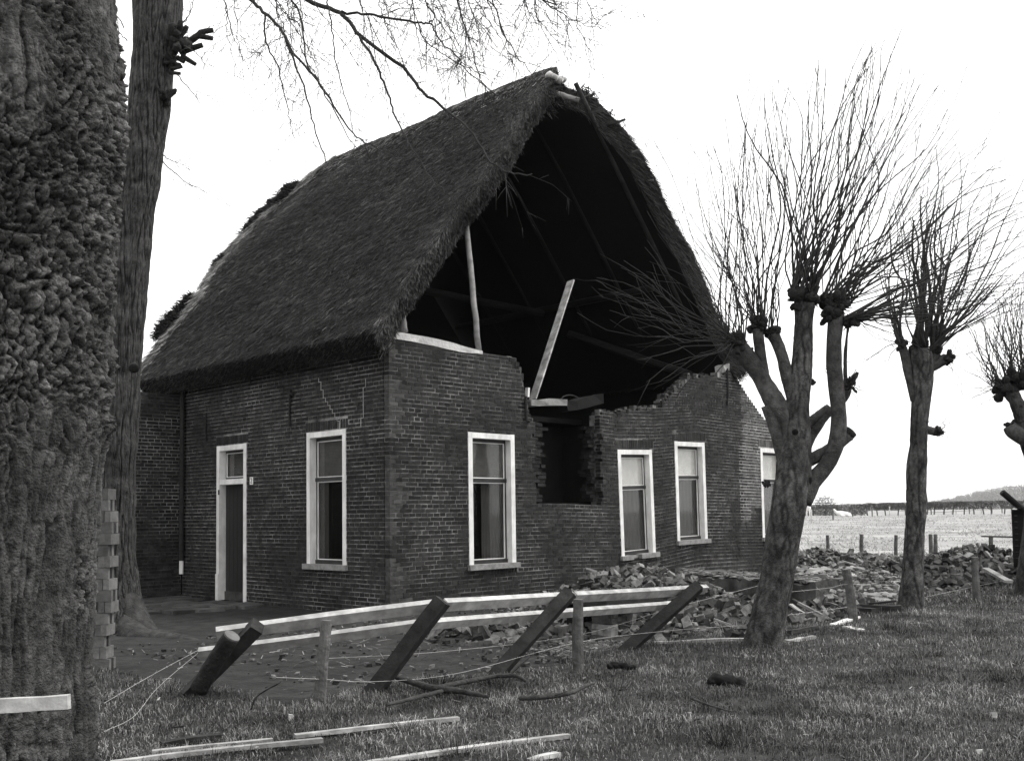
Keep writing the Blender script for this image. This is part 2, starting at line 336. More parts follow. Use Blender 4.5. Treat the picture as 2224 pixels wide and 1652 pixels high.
# ================================================================== FARMHOUSE
house = thing('farmhouse', 'ruined brick farmhouse with thatched roof and its front gable broken open', 'house', HC, YAW)
def warp(u, z):
    """the front wall has settled: courses sag and rise around the two narrow windows"""
    u = np.asarray(u, float); z = np.asarray(z, float)
    g = np.interp(u, [0, 3.2, 4.9, 5.9, 7.2, 8.6, 10.5], [0, 0, -.045, .0, .125, .1, .06])
    return g*sstep(3.75, 2.9, z)*sstep(-.1, .5, z)
CO = .0595; BL = .222; BH = .111
topF = np.array([(0, 3.75), (.75, 3.73), (1.31, 3.69), (1.6, 3.70), (1.87, 3.71), (2.40, 3.68), (2.55, 3.54), (2.64, 3.19), (2.71, 2.95), (2.80, 2.80), (2.86, 2.74), (2.861, 1.52), (4.40, 1.52), (4.401, 3.02), (4.7, 3.06), (5.65, 3.16), (6.12, 3.17), (6.33, 3.39), (6.69, 3.59), (7.07, 3.83), (8.23, 3.95), (8.3, 4.08), (8.42, 4.1), (8.76, 3.84), (9.45, 3.25), (10.55, 2.55)])
# openings on the front wall: u centre, z sill, width, height, tilt
WIN_F = [(1.9125, .6187, .95, 1.9, 0.), (5.3912, .6231, .95, 1.78, .0309), (6.9988, .8222, .95, 1.78, .0151), (9.90, .80, .95, 1.78, 0.)]
def in_win(u, z, wi, pad=0.):
    uc, z0, w, h, t = wi; b = (z-z0); uu = u-uc+b*math.tan(t)
    return (np.abs(uu) < w/2+pad) & (z > z0-.07) & (z < z0+h+pad)
def inside_front(u, z):
    top = np.interp(u, topF[:, 0], topF[:, 1]); r = z+CO*.4 < top
    zw = z+warp(u, z)
    for wi in WIN_F: r &= ~in_win(u, zw, wi)
    jag = (_hash(np.floor(z/CO).astype(int)+0*u.astype(int), 0*u.astype(int), 0*u.astype(int), 3)-.5)*.26
    r &= ~((z > 1.53) & (z < 2.76) & (u > 2.93+jag-.04*(2.7-z)) & (u < 4.40+jag*.7))
    return r
WIN_L = (1.4201, .6574, .95, 1.9); DOOR = (3.9993, .0114, .905, 2.4937)
LEFT_LEN = 5.62
def inside_left(v, z):
    r = (z < 3.80) & (v < LEFT_LEN)
    for c, z0, w, h in (WIN_L, DOOR): r &= ~((np.abs(v-c) < w/2) & (z > z0-.07) & (z < z0+h))
    return r
def inside_wing(a, z): return (z < 3.45)
def lintel_front(u, z):
    """zone of soldier bricks above a window: returns mask"""
    r = np.zeros_like(u, bool); z = z+warp(u, z)
    for wi in WIN_F[1:]:
        uc, z0, w, h, t = wi; r |= (np.abs(u-uc+h*math.tan(t)) < w/2+.06) & (z > z0+h) & (z < z0+h+.17)
    return r
def lintel_left(v, z):
    r = np.zeros_like(v, bool)
    for c, z0, w, h in (WIN_L, DOOR): r |= (np.abs(v-c) < w/2+.04) & (z > z0+h) & (z < z0+h+.15)
    return r
def none(u, z): return np.zeros_like(u, bool)
def intervals(mask, xs):
    out = []; st = None
    for k, mm in enumerate(mask):
        if mm and st is None: st = xs[k]
        if not mm and st is not None: out.append((st, xs[k])); st = None
    if st is not None: out.append((st, xs[-1]))
    return out
def brickwork(u0, u1, zmax, inside, lint, seed):
    """list of bricks (uc, zc, length, height) and of mortar strips (ua, ub, z0, z1)"""
    r = random.Random(seed); xs = np.arange(u0, u1, .012); B = []; Mo = []
    for c in range(int(zmax/CO)+1):
        zc = (c+.5)*CO; za = np.full_like(xs, zc)
        ok = inside(xs, za)
        for a, b in intervals(ok, xs): Mo.append((a+.012, b-.006, c*CO, (c+1)*CO))
        ok2 = ok & ~lint(xs, za)
        for a, b in intervals(ok2, xs):
            st = BL if c % 2 else BH
            off = {0: 0, 1: BH/2, 2: 0, 3: BH/2+BH}[c % 4]
            p = u0+math.floor((a-u0)/st)*st+off % st
            while p > a: p -= st
            while p < b:
                q = p+st*r.uniform(.97, 1.03); s0, s1 = max(p, a), min(q, b)
                if s1-s0 > .03: B.append(((s0+s1)/2, zc, s1-s0-r.uniform(.009, .017), CO-r.uniform(.010, .017)))
                p = q
    return B, Mo
def soldiers(lo, hi, z0, z1, step=.062):
    out = []; n = max(1, int(round((hi-lo)/step)))
    for k in range(n): out.append((lo+(k+.5)*(hi-lo)/n, (z0+z1)/2, (hi-lo)/n-.011, z1-z0-.012))
    return out
front_wall = thing('front_wall', '', ''); left_wall = None
for k in ('label', 'category'): del front_wall[k]
front_wall.parent = house
def build_wall(name, bricks, strips, frame, wf, nobj, matb, depth=.22, pale=None, soot=None):
    """frame(a, d, z) -> local coordinates with d going into the wall"""
    mo = MB(); mo2 = MB()
    for a, b, z0, z1 in strips:
        n = max(1, int((b-a)/.35)); aa = np.linspace(a, b, n+1)
        for k in range(n):
            V = []
            for d in (.0035, depth):
                for (s, z) in ((aa[k], z0), (aa[k+1], z0), (aa[k+1], z1), (aa[k], z1)): V.append(frame(s, d, z+float(wf(s, z))))
            V = np.array(V); (mo2 if pale and pale((aa[k]+aa[k+1])/2, z0) else mo).add(V, np.array([(0, 1, 2, 3), (7, 6, 5, 4), (0, 4, 5, 1), (1, 5, 6, 2), (2, 6, 7, 3), (3, 7, 4, 0)]))
    wall = mo.done(name, 'mortar', house)
    if mo2.n: mo2.done('repaired_mortar', 'mortar_light', wall)
    # nearest bricks become objects, the rest one mass
    C0 = np.array([frame(b[0], 0, b[1]) for b in bricks]); wpos = HC+C0[:, :1]*UD+C0[:, 1:2]*VD+C0[:, 2:]*np.array([[0, 0, 1.]])
    order = np.argsort(np.linalg.norm(wpos-OC, axis=1)); single = set(order[:nobj].tolist()); mass = MB(); mass2 = MB(); mass3 = MB(); cache = {}
    for idx, (a, z, L, hgt) in enumerate(bricks):
        zz = z+float(wf(a, z)); slope = float(wf(a+.1, z)-wf(a-.1, z))/.2; pr = random.uniform(-.004, .0015); dj = .1
        if idx in single:
            key = round(L/.01); hk = round(hgt/.003)
            if (key, hk) not in cache:
                LL = max(.03, key*.01); hh = hk*.003
                base = np.array([(-LL/2, 0, -hh/2), (LL/2, 0, -hh/2), (LL/2, 0, hh/2), (-LL/2, 0, hh/2), (-LL/2, dj, -hh/2), (LL/2, dj, -hh/2), (LL/2, dj, hh/2), (-LL/2, dj, hh/2)])
                base += rng.uniform(-.003, .003, base.shape)
                V = np.array([np.array(frame(q[0], q[1], q[2]))-np.array(frame(0, 0, 0)) for q in base])
                cache[(key, hk)] = mesh_from('brick', V, [(0, 1, 2, 3), (7, 6, 5, 4), (0, 4, 5, 1), (1, 5, 6, 2), (2, 6, 7, 3), (3, 7, 4, 0)], 'brick_one')
            bo_ = ob('brick', cache[(key, hk)], wall, frame(a, pr, zz))
            if name == 'front_wall' and a < .16+.12*math.sin(z*5)+.08*math.sin(z*13): bo_.material_slots[0].link = 'OBJECT'; bo_.material_slots[0].material = MT['brick_limed']
        else:
            bx = []
            for d in (pr, dj):
                for (s, t) in ((-1, -1), (1, -1), (1, 1), (-1, 1)):
                    bx.append(frame(a+s*L/2+random.uniform(-.003, .003), d+random.uniform(-.002, .002), zz+t*hgt/2+s*L/2*slope+random.uniform(-.003, .003)))
            (mass3 if soot and soot(a, z) else mass2 if pale and pale(a, z) else mass).add(np.array(bx), np.array([(0, 1, 2, 3), (7, 6, 5, 4), (0, 4, 5, 1), (1, 5, 6, 2), (2, 6, 7, 3), (3, 7, 4, 0)]), random.random())
    mass.done('brickwork', matb, wall, kind='stuff')
    if pale: mass2.done('repaired_brickwork', 'brick_pale', wall, kind='stuff')
    if soot: mass3.done('sooty_brickwork', 'brick_burnt', wall, kind='stuff')
    return wall
bpy.data.objects.remove(front_wall)
fr_front = lambda a, d, z: (a, d, z)
fr_left = lambda a, d, z: (d, a, z)
fr_wing = lambda a, d, z: (a, LEFT_LEN+d, z)
B, Mo = brickwork(0, 10.55, 4.12, inside_front, lintel_front, 1)
for wi in WIN_F[1:]:
    uc, z0, w, h, t = wi; c = uc-h*math.tan(t); wz = float(warp(c, z0+h+.09)); B += soldiers(c-w/2-.06, c+w/2+.06, z0+h+.012-wz, z0+h+.17-wz)
wi = WIN_F[0]; B2 = soldiers(wi[0]-.28, wi[0]+w/2+.03, wi[1]-.16, wi[1]-.07)
nwarp = lambda a, z: 0.
B = [b for b in B if not (abs(b[0]-(wi[0]+.1)) < .38 and wi[1]-.165 < b[1] < wi[1]-.06)]+B2
front = build_wall('front_wall', B, Mo, fr_front, warp, 190, 'brick', pale=lambda a, z: a > 8.78+.05*math.sin(z*40) and z > 1.0+.6*(a-8.8), soot=lambda a, z: z > 1.62 and (a-3.72)**2/(.98+.25*math.sin(z*9))**2+((z-2.5)/1.1)**2 < 1+random.uniform(-.25, .25))
B, Mo = brickwork(.104, LEFT_LEN, 3.8, inside_left, lintel_left, 2)
for c, z0, w, h in (WIN_L, DOOR): B += soldiers(c-w/2-.04, c+w/2+.04, z0+h+.01, z0+h+.15)
left = build_wall('side_wall', B, Mo, fr_left, nwarp, 105, 'brick')
B, Mo = brickwork(-3.4, -.002, 3.45, inside_wing, none, 3)
wing = build_wall('wing_wall', B, Mo, fr_wing, nwarp, 0, 'brick')
# mortar-filled settlement cracks in the side wall above its window
def crack(pts, wdt, parent, fr):
    for (a0, z0), (a1, z1) in zip(pts[:-1], pts[1:]):
        pass
    P = []; Q = resample(np.array([(a, 0, z) for a, z in pts]), 60); zc = None; av_ = None
    for a, _, z in Q:                                     # the crack steps along joints
        k = round(z/CO)*CO; q = round(a/.055)*.055
        if zc is None or abs(k-zc) > 1e-6 or abs(q-av_) > 1e-6:
            if zc is not None and abs(q-av_) > 1e-6 and abs(k-zc) > 1e-6: P.append(fr(av_, -.004, k))
            P.append(fr(q, -.004, k)); zc, av_ = k, q
    P = np.array(P); V, F = tube_arr(P, np.full(len(P), wdt)*rng.uniform(.6, 1.3, len(P)), 5); obm('crack_filling', V, F, 'mortar_light', parent)
def lv(x, y): q = uvz(onu(x, y, 0)); return (q[1], q[2])
crack([lv(692, 822), lv(705, 862), lv(716, 885), lv(733, 910), lv(737, 930)], .006, left, fr_left)
crack([lv(795, 826), lv(789, 850), lv(792, 875), lv(787, 905), lv(783, 925)], .0045, left, fr_left)
# cement cap on the broken wall head
mbc = MB(); us = np.linspace(.0, 1.75, 16)
tz = np.interp(us, topF[:, 0], topF[:, 1]); cz = np.interp(us, [0, .3, 1.2, 1.75], [.06, .065, .075, .01])
V = []
for u_, t_, c_ in zip(us, tz, cz):
    b_ = t_-.035+random.uniform(-.006, .006); V += [(u_+.001, -.006, b_), (u_+.001, -.008+random.uniform(-.004, .004), t_+c_), (u_+.001, .12, t_+c_+.012), (u_+.001, .225, t_+c_*.7), (u_+.001, .225, b_)]
F = [np.array([(k*5+q, k*5+5+q, k*5+5+(q+1) % 5, k*5+(q+1) % 5) for k in range(15) for q in range(5)])]
mbc.add(V, F); mbc.add([V[q] for q in range(5)], np.array([(0, 1, 2), (0, 2, 3), (0, 3, 4)])); mbc.done('cement_cap', 'cement', front)
mb2 = MB(); V, F = bar((8.2, .1, 4.06), (8.5, .1, 4.1), .2, .16, jit=.03); mb2.add(V, F); mb2.done('cement_cap', 'cement', front)

# ---- windows
def window(cfr, uc, z0, w, h, tilt, sill='whole', blind=None, curtain=None, split=.36):
    """cfr(a, d, z): local house coordinates from along/into/up; a measured from the window's centre line"""
    def T(a, d, z):
        aa = a*math.cos(tilt)-z*math.sin(tilt); zz = z*math.cos(tilt)+a*math.sin(tilt); return cfr(uc+aa, d, z0+zz)
    def boxes(lst, name, m, parent):
        mb = MB()
        for a0, a1, d0, d1, za, zb in lst:
            V = [T(a, d, z) for d in (d0, d1) for (a, z) in ((a0, za), (a1, za), (a1, zb), (a0, zb))]
            V = np.array(V)+rng.uniform(-.0015, .0015, (8, 3)); mb.add(V, np.array([(0, 1, 2, 3), (7, 6, 5, 4), (0, 4, 5, 1), (1, 5, 6, 2), (2, 6, 7, 3), (3, 7, 4, 0)]))
        return mb.done(name, m, parent)
    j = .082; hw = w/2
    fr = boxes([(-hw, -hw+j, -.012, .13, 0, h), (hw-j, hw, -.012, .13, 0, h), (-hw+j, hw-j, -.010, .13, h-j, h-.002)], 'window', 'white', house)
    zt = h*(1-split); a = hw-j
    boxes([(-a, a, .085, .13, zt-.03, zt+.025), (-a, -a+.035, .10, .135, .04, h-j), (a-.035, a, .10, .135, .04, h-j), (-a+.035, a-.035, .10, .135, h-j-.045, h-j), (-a, a, .08, .135, .0, .055)], 'sash', 'sash', fr)
    def putty(za, zb, name):
        g = .038; q = .011
        boxes([(-a+g, -a+g+q, .094, .112, za, zb), (a-g-q, a-g, .094, .112, za, zb), (-a+g+q, a-g-q, .094, .112, za, za+q), (-a+g+q, a-g-q, .094, .112, zb-q, zb)], name, 'white', fr)
        V = [T(x_, .116, z_) for x_, z_ in ((-a+.03, za-.01), (a-.03, za-.01), (a-.03, zb+.01), (-a+.03, zb+.01))]+[T(x_, .120, z_) for x_, z_ in ((-a+.03, za-.01), (a-.03, za-.01), (a-.03, zb+.01), (-a+.03, zb+.01))]
        obm('pane', V, [(0, 1, 2, 3), (7, 6, 5, 4), (0, 4, 5, 1), (1, 5, 6, 2), (2, 6, 7, 3), (3, 7, 4, 0)], 'glass', fr)
    putty(zt+.028, h-j-.05, 'putty_line'); putty(.06, zt-.034, 'putty_line')
    if blind: boxes([(-a+.03, a-.03, .126, .129, zt-.02, h-j-.02)], 'roller_blind', blind, fr)
    if curtain:
        for (c0, c1, cm) in curtain: 
            mb = MB(); n = 24; V = []
            for k in range(n+1):
                x_ = lerp(c0, c1, k/n); dd = .17+.003*math.sin(k*1.9); V += [T(x_, dd, .03), T(x_, dd, zt)]
            mb.add(V, np.array([(2*k, 2*k+2, 2*k+3, 2*k+1) for k in range(n)])); mb.done('curtain', cm, fr)
    sw = hw+.03
    if sill == 'whole': boxes([(-sw, sw+.02, -.06, .14, -.075, 0.002)], 'sill', 'sill', fr)
    else: boxes([(-sw, -.2, -.055, .14, -.075, 0), (.02, sw+.03, -.06, .14, -.075, .004), (-.2, .02, .02, .14, -.075, -.012)], 'sill', 'sill', fr)
    return fr
flipL = lambda a, d, z: (d, a, z)
f0 = lambda a, d, z: (a, d, z+float(0))
window(f0, *WIN_F[0], blind='blind_dark', curtain=[(-.06, .40, 'curtain')])
window(f0, *WIN_F[1], sill='broken', blind='blind', curtain=[(-.4, .4, 'curtain')])
window(f0, *WIN_F[2], blind='blind', curtain=[(-.4, .4, 'curtain')])
window(f0, *WIN_F[3], blind='blind', curtain=[(-.1, .4, 'curtain')])
window(flipL, *WIN_L, 0., blind='blind_dark', curtain=[(.18, .4, 'curtain')])
# ---- door in the side wall
vc, z0, dw, dh = DOOR; zt = 1.86
def lbox(lst, name, m, parent):
    mb = MB()
    for a0, a1, d0, d1, za, zb in lst: mb.box((d0, vc+a0, z0+za), (d1, vc+a1, z0+zb))
    return mb.done(name, m, parent)
hw = dw/2; j = .085
door = lbox([(-hw, -hw+j, -.012, .15, 0, dh), (hw-j, hw, -.012, .15, 0, dh), (-hw+j, hw-j, -.010, .15, dh-j, dh-.002), (-hw+j, hw-j, -.002, .15, zt, zt+.085)], 'door', 'white', house)
lbox([(hw-j+.003, hw-.002, -.03, -.013, 0, .42)], 'plinth_block', 'white', door)
for k in range(6):
    a0 = -hw+j+(dw-2*j)*k/6; lbox([(a0+.003, a0+(dw-2*j)/6-.003, .11, .145, .02, zt)], 'door_board', 'door', door)
lbox([(-hw+j, hw-j, .09, .11, .0, .14)], 'kick_board', 'old_wood', door)
lbox([(-hw+j, -hw+j+.035, .11, .145, zt+.085, dh-j), (hw-j-.035, hw-j, .11, .145, zt+.085, dh-j), (-hw+j, hw-j, .11, .145, zt+.085, zt+.115), (-hw+j, hw-j, .11, .145, dh-j-.035, dh-j)], 'transom_sash', 'sash', door)
q = .012; a = hw-j-.036
lbox([(-a, -a+q, .100, .118, zt+.117, dh-j-.037), (a-q, a, .100, .118, zt+.117, dh-j-.037), (-a+q, a-q, .100, .118, zt+.117, zt+.117+q), (-a+q, a-q, .100, .118, dh-j-.037-q, dh-j-.037)], 'putty_line', 'white', door)
lbox([(-a-.006, a+.006, .123, .127, zt+.112, dh-j-.032)], 'pane', 'glass', door)
lbox([(-a, a, .16, .164, zt+.09, dh-j)], 'net_curtain', 'blind_dark', door)
lbox([(hw-j-.012, hw-j+.02, -.022, -.0125, 1.70, 1.78)], 'hinge', 'iron', door)
lbox([(-hw+.02, hw-.02, -.28, -.005, -.05, -.005)], 'doorstep', 'concrete', door)
# ---- house number plate, wall anchors, downpipe
pv, pz = lv(547, 1044); num = MB(); num.box((-.010, pv-.045, pz-.055), (-.004, pv+.045, pz+.06)); npl = num.done('house_number', 'plate', house)
tcu = bpy.data.curves.new('two', 'FONT'); tcu.body = '2'; tcu.size = .12; tcu.extrude = .0015; tcu.align_x = 'CENTER'; tcu.align_y = 'CENTER'
to = bpy.data.objects.new('two', tcu); COL.objects.link(to); bpy.context.view_layer.update()
me = bpy.data.meshes.new_from_object(to.evaluated_get(bpy.context.evaluated_depsgraph_get())); bpy.data.objects.remove(to); me.materials.clear(); me.materials.append(MT['ink'])
nd = ob('numeral', me, npl, (-.012, pv, pz)); nd.rotation_euler = (PI/2, 0, -PI/2)
def anchor(pts, r):
    P = [np.array((-.02, *lv(x, y))) for x, y in pts]; P = resample(P, 8); V, F = tube_arr(P, np.full(8, r), 6); o = obm('wall_anchor', V, F, 'iron', house); return o
a1 = anchor([(632, 858), (631, 900), (632, 925)], .016); an = MB(); V, F = tube_arr([np.array((-.028, *lv(628, 852))), np.array((-.028, *lv(640, 856)))], [.02, .02], 6); an.add(V, F); V, F = tube_arr([np.array((-.028, *lv(634, 846))), np.array((-.028, *lv(633, 864)))], [.02, .02], 6); an.add(V, F); an.done('anchor_eye', 'iron', a1)
anchor([(450, 897), (449, 930), (450, 958)], .013); anchor([(745, 745), (745, 775)], .013); anchor([(546, 822), (547, 836)], .012)
fa = [np.array(uvz(onv(x, y, -.02))) for x, y in ((1580, 800), (1581, 850), (1580, 880))]; V, F = tube_arr(fa, [.018]*3, 6); obm('wall_anchor', V, F, 'iron', house)
fp = [np.array(uvz(onv(x, y, -.03))) for x, y in ((1142, 860), (1143, 900), (1144, 912), (1150, 915))]; V, F = tube_arr(fp, [.022]*4, 6); pp = obm('iron_pipe', V, F, 'iron', house)
dp = [(-.07, 5.5, 3.5), (-.07, 5.5, 2.2), (-.065, 5.52, 1.2), (-.07, 5.5, .62)]; V, F = tube_arr(resample(dp, 14), np.full(14, .04), 10); dpo = obm('downpipe', V, F, 'iron', house)
V, F = tube_arr([(-.07, 5.5, .62), (-.07, 5.5, .40)], [.036, .036], 10); obm('pipe_end', V, F, 'white', dpo)
# ---- flue behind the hole in the front wall
fl = MB(); xs_, F6 = None, None
for c in range(int(1.3/CO)):
    z_ = 1.52+c*CO; uu = 2.86
    while uu < 3.3+random.uniform(-.18, .12):
        l_ = random.choice([.105, .11, .16, .21]); dd = .12+.34*max(0, uu-2.85)+random.uniform(0, .09)
        if random.random() < .85: fl.box((uu+.004, dd, z_+.004), (uu+l_-.006, dd+.12, z_+CO-.006), random.random()); uu += l_
    dd = .12+.02*random.random()
    for s in range(3): fl.box((4.30+random.uniform(-.1, .1)+s*.1, dd+.12*s, z_+.004), (4.42+s*.1, dd+.12+.12*s, z_+CO-.006), random.random())
fl.done('flue_brickwork', 'brick_soot', house, kind='stuff')
fl = MB(); fl.box((2.7, .95, 1.3), (4.7, 1.05, 2.95)); fl.box((2.72, .25, 1.42), (4.55, 1.0, 1.50)); fl.box((2.6, .24, 1.3), (2.72, 1.05, 2.8)); fl.box((4.56, .24, 1.3), (4.68, 1.05, 3.0)); fl.done('flue_lining', 'soot', house)
P0, P1 = uvz(onv(1144, 875, .22)), uvz(onv(1222, 874, .22)); V, F = bar(P0, P1, .2, .1, jit=.012); obm('beam_stub', V, F, 'grey_wood', house)
P0, P1 = uvz(onv(1222, 884, .35)), uvz(onv(1300, 868, .35)); V, F = bar(P0, P1, .22, .16, jit=.02); obm('charred_beam', V, F, 'soot', house)
P = [uvz(onv(x, y, .4)) for x, y in ((1215, 876), (1222, 862), (1240, 858), (1258, 866), (1262, 880))]; V, F = tube_arr(resample(P, 12), [.012]*12, 5); obm('iron_hoop', V, F, 'iron', house)
# mortar and half bricks lying loose along the broken head of the wall
lo = MB()
for k in range(150):
    a_ = random.choice([random.uniform(2.3, 2.75), random.uniform(4.45, 6.4), random.uniform(6.2, 7.2), random.uniform(6.2, 7.2), random.uniform(7.0, 8.3)])
    t_ = float(np.interp(a_, topF[:, 0], topF[:, 1])); t_ += float(warp(a_, t_)); s_ = random.uniform(.02, .06)
    lo.box((a_-s_, random.uniform(-.02, .12), t_-.06), (a_+s_, random.uniform(.13, .2), t_+random.uniform(-.02, .05)), random.random()**2)
lo.done('loose_wall_head', 'rubble_s', front, kind='stuff')
# ---- dark inside: attic floor, rear and right walls, ceiling beams
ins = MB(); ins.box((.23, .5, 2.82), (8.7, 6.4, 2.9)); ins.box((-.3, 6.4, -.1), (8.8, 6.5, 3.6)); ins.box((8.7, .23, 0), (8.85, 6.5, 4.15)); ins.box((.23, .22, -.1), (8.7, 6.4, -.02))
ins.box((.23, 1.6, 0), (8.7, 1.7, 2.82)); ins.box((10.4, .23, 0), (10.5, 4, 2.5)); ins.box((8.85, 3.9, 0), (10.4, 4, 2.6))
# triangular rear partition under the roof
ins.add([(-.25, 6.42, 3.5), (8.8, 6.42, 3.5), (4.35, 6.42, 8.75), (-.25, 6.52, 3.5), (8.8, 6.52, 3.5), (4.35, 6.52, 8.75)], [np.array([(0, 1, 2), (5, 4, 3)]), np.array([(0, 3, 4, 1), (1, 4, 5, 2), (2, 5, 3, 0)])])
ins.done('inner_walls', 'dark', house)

# ---- thatch
roof = None
def slope_shell(prof_u, prof_z, vf, vb, name, nt=60, nv=90, th=.30, out=-1, rag=.10):
    """prof: outer profile eave->ridge; vf/vb: front and rear edge (v) by t"""
    t = np.linspace(0, 1, nt); u = np.interp(t, np.linspace(0, 1, len(prof_u)), prof_u); z = np.interp(t, np.linspace(0, 1, len(prof_z)), prof_z)
    du, dz = np.gradient(u), np.gradient(z); ln = np.hypot(du, dz); nu, nz = -dz/ln, du/ln
    if nz.mean() < 0: nu, nz = -nu, -nz
    f = np.interp(t, np.linspace(0, 1, len(vf)), vf); b = np.interp(t, np.linspace(0, 1, len(vb)), vb)
    f = f+(n2(t*9, t*0, 1., 3, 61+nt)-.5)*rag*2; b = b+(n2(t*14, t*0+5, 1., 3, 71)-.5)*rag*4
    w = np.linspace(0, 1, nv); Vv = f[:, None]+(b-f)[:, None]*w[None]
    U = np.repeat(u[:, None], nv, 1); Z = np.repeat(z[:, None], nv, 1)
    nn = (fbm(np.stack([U.ravel()*1.1, Vv.ravel()*1.1, Z.ravel()*1.1], 1), 4, 81)-.5).reshape(nt, nv)*.07+(fbm(np.stack([U.ravel()*6, Vv.ravel()*6, Z.ravel()*6], 1), 3, 83)-.5).reshape(nt, nv)*.06
    sag = -.02*np.sin(PI*w)[None]*np.sin(PI*t)[:, None]
    rnd = -.05*np.exp(-((Vv-f[:, None])/.10)**2)                   # rounded front verge
    e = nn+sag+rnd
    Uo, Zo = U+nu[:, None]*e, Z+nz[:, None]*e
    Ui, Zi = U-nu[:, None]*th, Z-nz[:, None]*th
    Vi = f[:, None]+.10+(b-f-.10)[:, None]*w[None]
    A = np.stack([Uo, Vv, Zo], -1).reshape(-1, 3); Bq = np.stack([Ui, Vi, Zi], -1).reshape(-1, 3)
    i = np.arange(nt-1)[:, None]*nv; jx = np.arange(nv-1)[None]; q = np.stack([i+jx, i+jx+1, i+nv+jx+1, i+nv+jx], -1).reshape(-1, 4); o = nt*nv
    k = np.arange(nt-1); s1 = np.stack([k*nv, k*nv+nv, o+k*nv+nv, o+k*nv], 1); s2 = np.stack([k*nv+nv-1, o+k*nv+nv-1, o+k*nv+2*nv-1, k*nv+2*nv-1], 1)
    k = np.arange(nv-1); s3 = np.stack([k, o+k, o+k+1, k+1], 1); e0 = (nt-1)*nv; s4 = np.stack([e0+k, e0+k+1, o+e0+k+1, o+e0+k], 1)
    return np.concatenate([A, Bq]), [np.concatenate([q, q[:, ::-1]+o, s1, s2, s3, s4])], (Uo, Vv, Zo, nu, nz, f, b, Ui, Zi)
LU, LZ = [-.48, .5, 1.48, 2.45, 3.43, 4.40], [3.72, 4.80, 5.88, 6.97, 8.05, 9.13]
LVF = [-.36, -.14, -.03, .08, .18, .20, .28, .42, .55, .68, .92]
LVB = [6.4, 6.9, 7.2, 7.35, 7.65, 8.05, 8.3, 8.35, 8.2, 7.75, 7.1]
VL, FL, IL = slope_shell(LU, LZ, LVF, LVB, 'roof', th=.34, rag=.14)
RU, RZ = [8.85, 8.27, 7.05, 5.84, 5.0, 4.40], [4.15, 4.88, 6.34, 7.72, 8.62, 9.10]
RVF = [-.10, -.06, .03, .0, .03, .03, .06, .20, .48, .80, .95]
RVB = [7.0]*11
VR, FR, IR = slope_shell(RU, RZ, RVF, RVB, 'roof', nt=61, th=.42, rag=.16)
rm = MB(); rm.add(VL, FL); rm.add(VR, FR); roof = rm.done('roof', 'thatch', house, smooth=True)
roof.data.materials.append(MT['dark']); mi = np.zeros(len(roof.data.polygons), np.int32); o_ = 0     # inner faces near-black: the attic's shade put into the colour
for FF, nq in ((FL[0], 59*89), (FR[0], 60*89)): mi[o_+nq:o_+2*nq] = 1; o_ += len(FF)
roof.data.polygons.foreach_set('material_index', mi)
def cover(I, n, seed, down, patch=None):
    """reed ends lying down a slope"""
    Uo, Vv, Zo, nu, nz, f, b, Ui, Zi = I; nt, nv = Uo.shape; r = np.random.default_rng(seed)
    a = r.uniform(0, nt-1.001, n); c = r.uniform(0, nv-1.001, n); ai, ci = a.astype(int), c.astype(int); fa, fc = (a-ai)[:, None], (c-ci)[:, None]
    Q = np.stack([Uo, Vv, Zo], -1)
    P = Q[ai, ci]*(1-fa)*(1-fc)+Q[ai+1, ci]*fa*(1-fc)+Q[ai, ci+1]*(1-fa)*fc+Q[ai+1, ci+1]*fa*fc
    Nn = np.stack([nu[ai], 0*nu[ai], nz[ai]], 1); Dn = np.stack([-nz[ai], 0*nu[ai], nu[ai]], 1)*down
    lift = r.uniform(.02, .45, n)**1.5; side = r.normal(0, .42, n)
    Dv = Dn+Nn*lift[:, None]+np.array([[0, 1., 0]])*side[:, None]
    L = r.uniform(.04, .13, n); w = r.uniform(.0035, .0075, n)
    bn = fbm(P*2.1, 3, 91); bv = np.clip(r.random(n)**3.2*.55+.10*(bn-.5)+r.random(n)*.12, 0, 1)
    edge = np.exp(-((P[:, 1]-f[ai])/.22)**2); bv = np.clip(bv+edge*.65*r.random(n)**1.3, 0, 1)
    ridge = sstep(.9, 1., a/nt); bv = np.clip(bv+ridge*.3*r.random(n)**1.5, 0, 1)
    be = np.exp(-((P[:, 1]-b[ai])/.16)**2); bv = np.clip(bv+be*.8*r.random(n), 0, 1)
    if patch is not None:
        for (pu, pv_, ru, rv_) in patch: bv = np.clip(bv+.75*np.exp(-((P[:, 0]-pu)/ru)**2-((P[:, 1]-pv_)/rv_)**2)*r.random(n), 0, 1)
    st = r.random(n) < .03; L[st] *= 1.5; w[st] *= 1.5; bv[st] = r.uniform(.45, 1., int(st.sum()))
    V, F = strands(P-Dv*.02+Nn*.004, Dv, Nn+r.normal(0, .5, (n, 3)), L, w)
    return V, F, np.repeat(bv, 4)
rd = MB(); rd.add(*cover(IL, 200000, 11, 1., patch=[(3.75, 6.2, .35, .45), (3.3, 7.2, .5, .3), (2.4, 7.9, .6, .3), (.6, 7.3, .7, .25)])); rd.add(*cover(IR, 22000, 12, -1.))
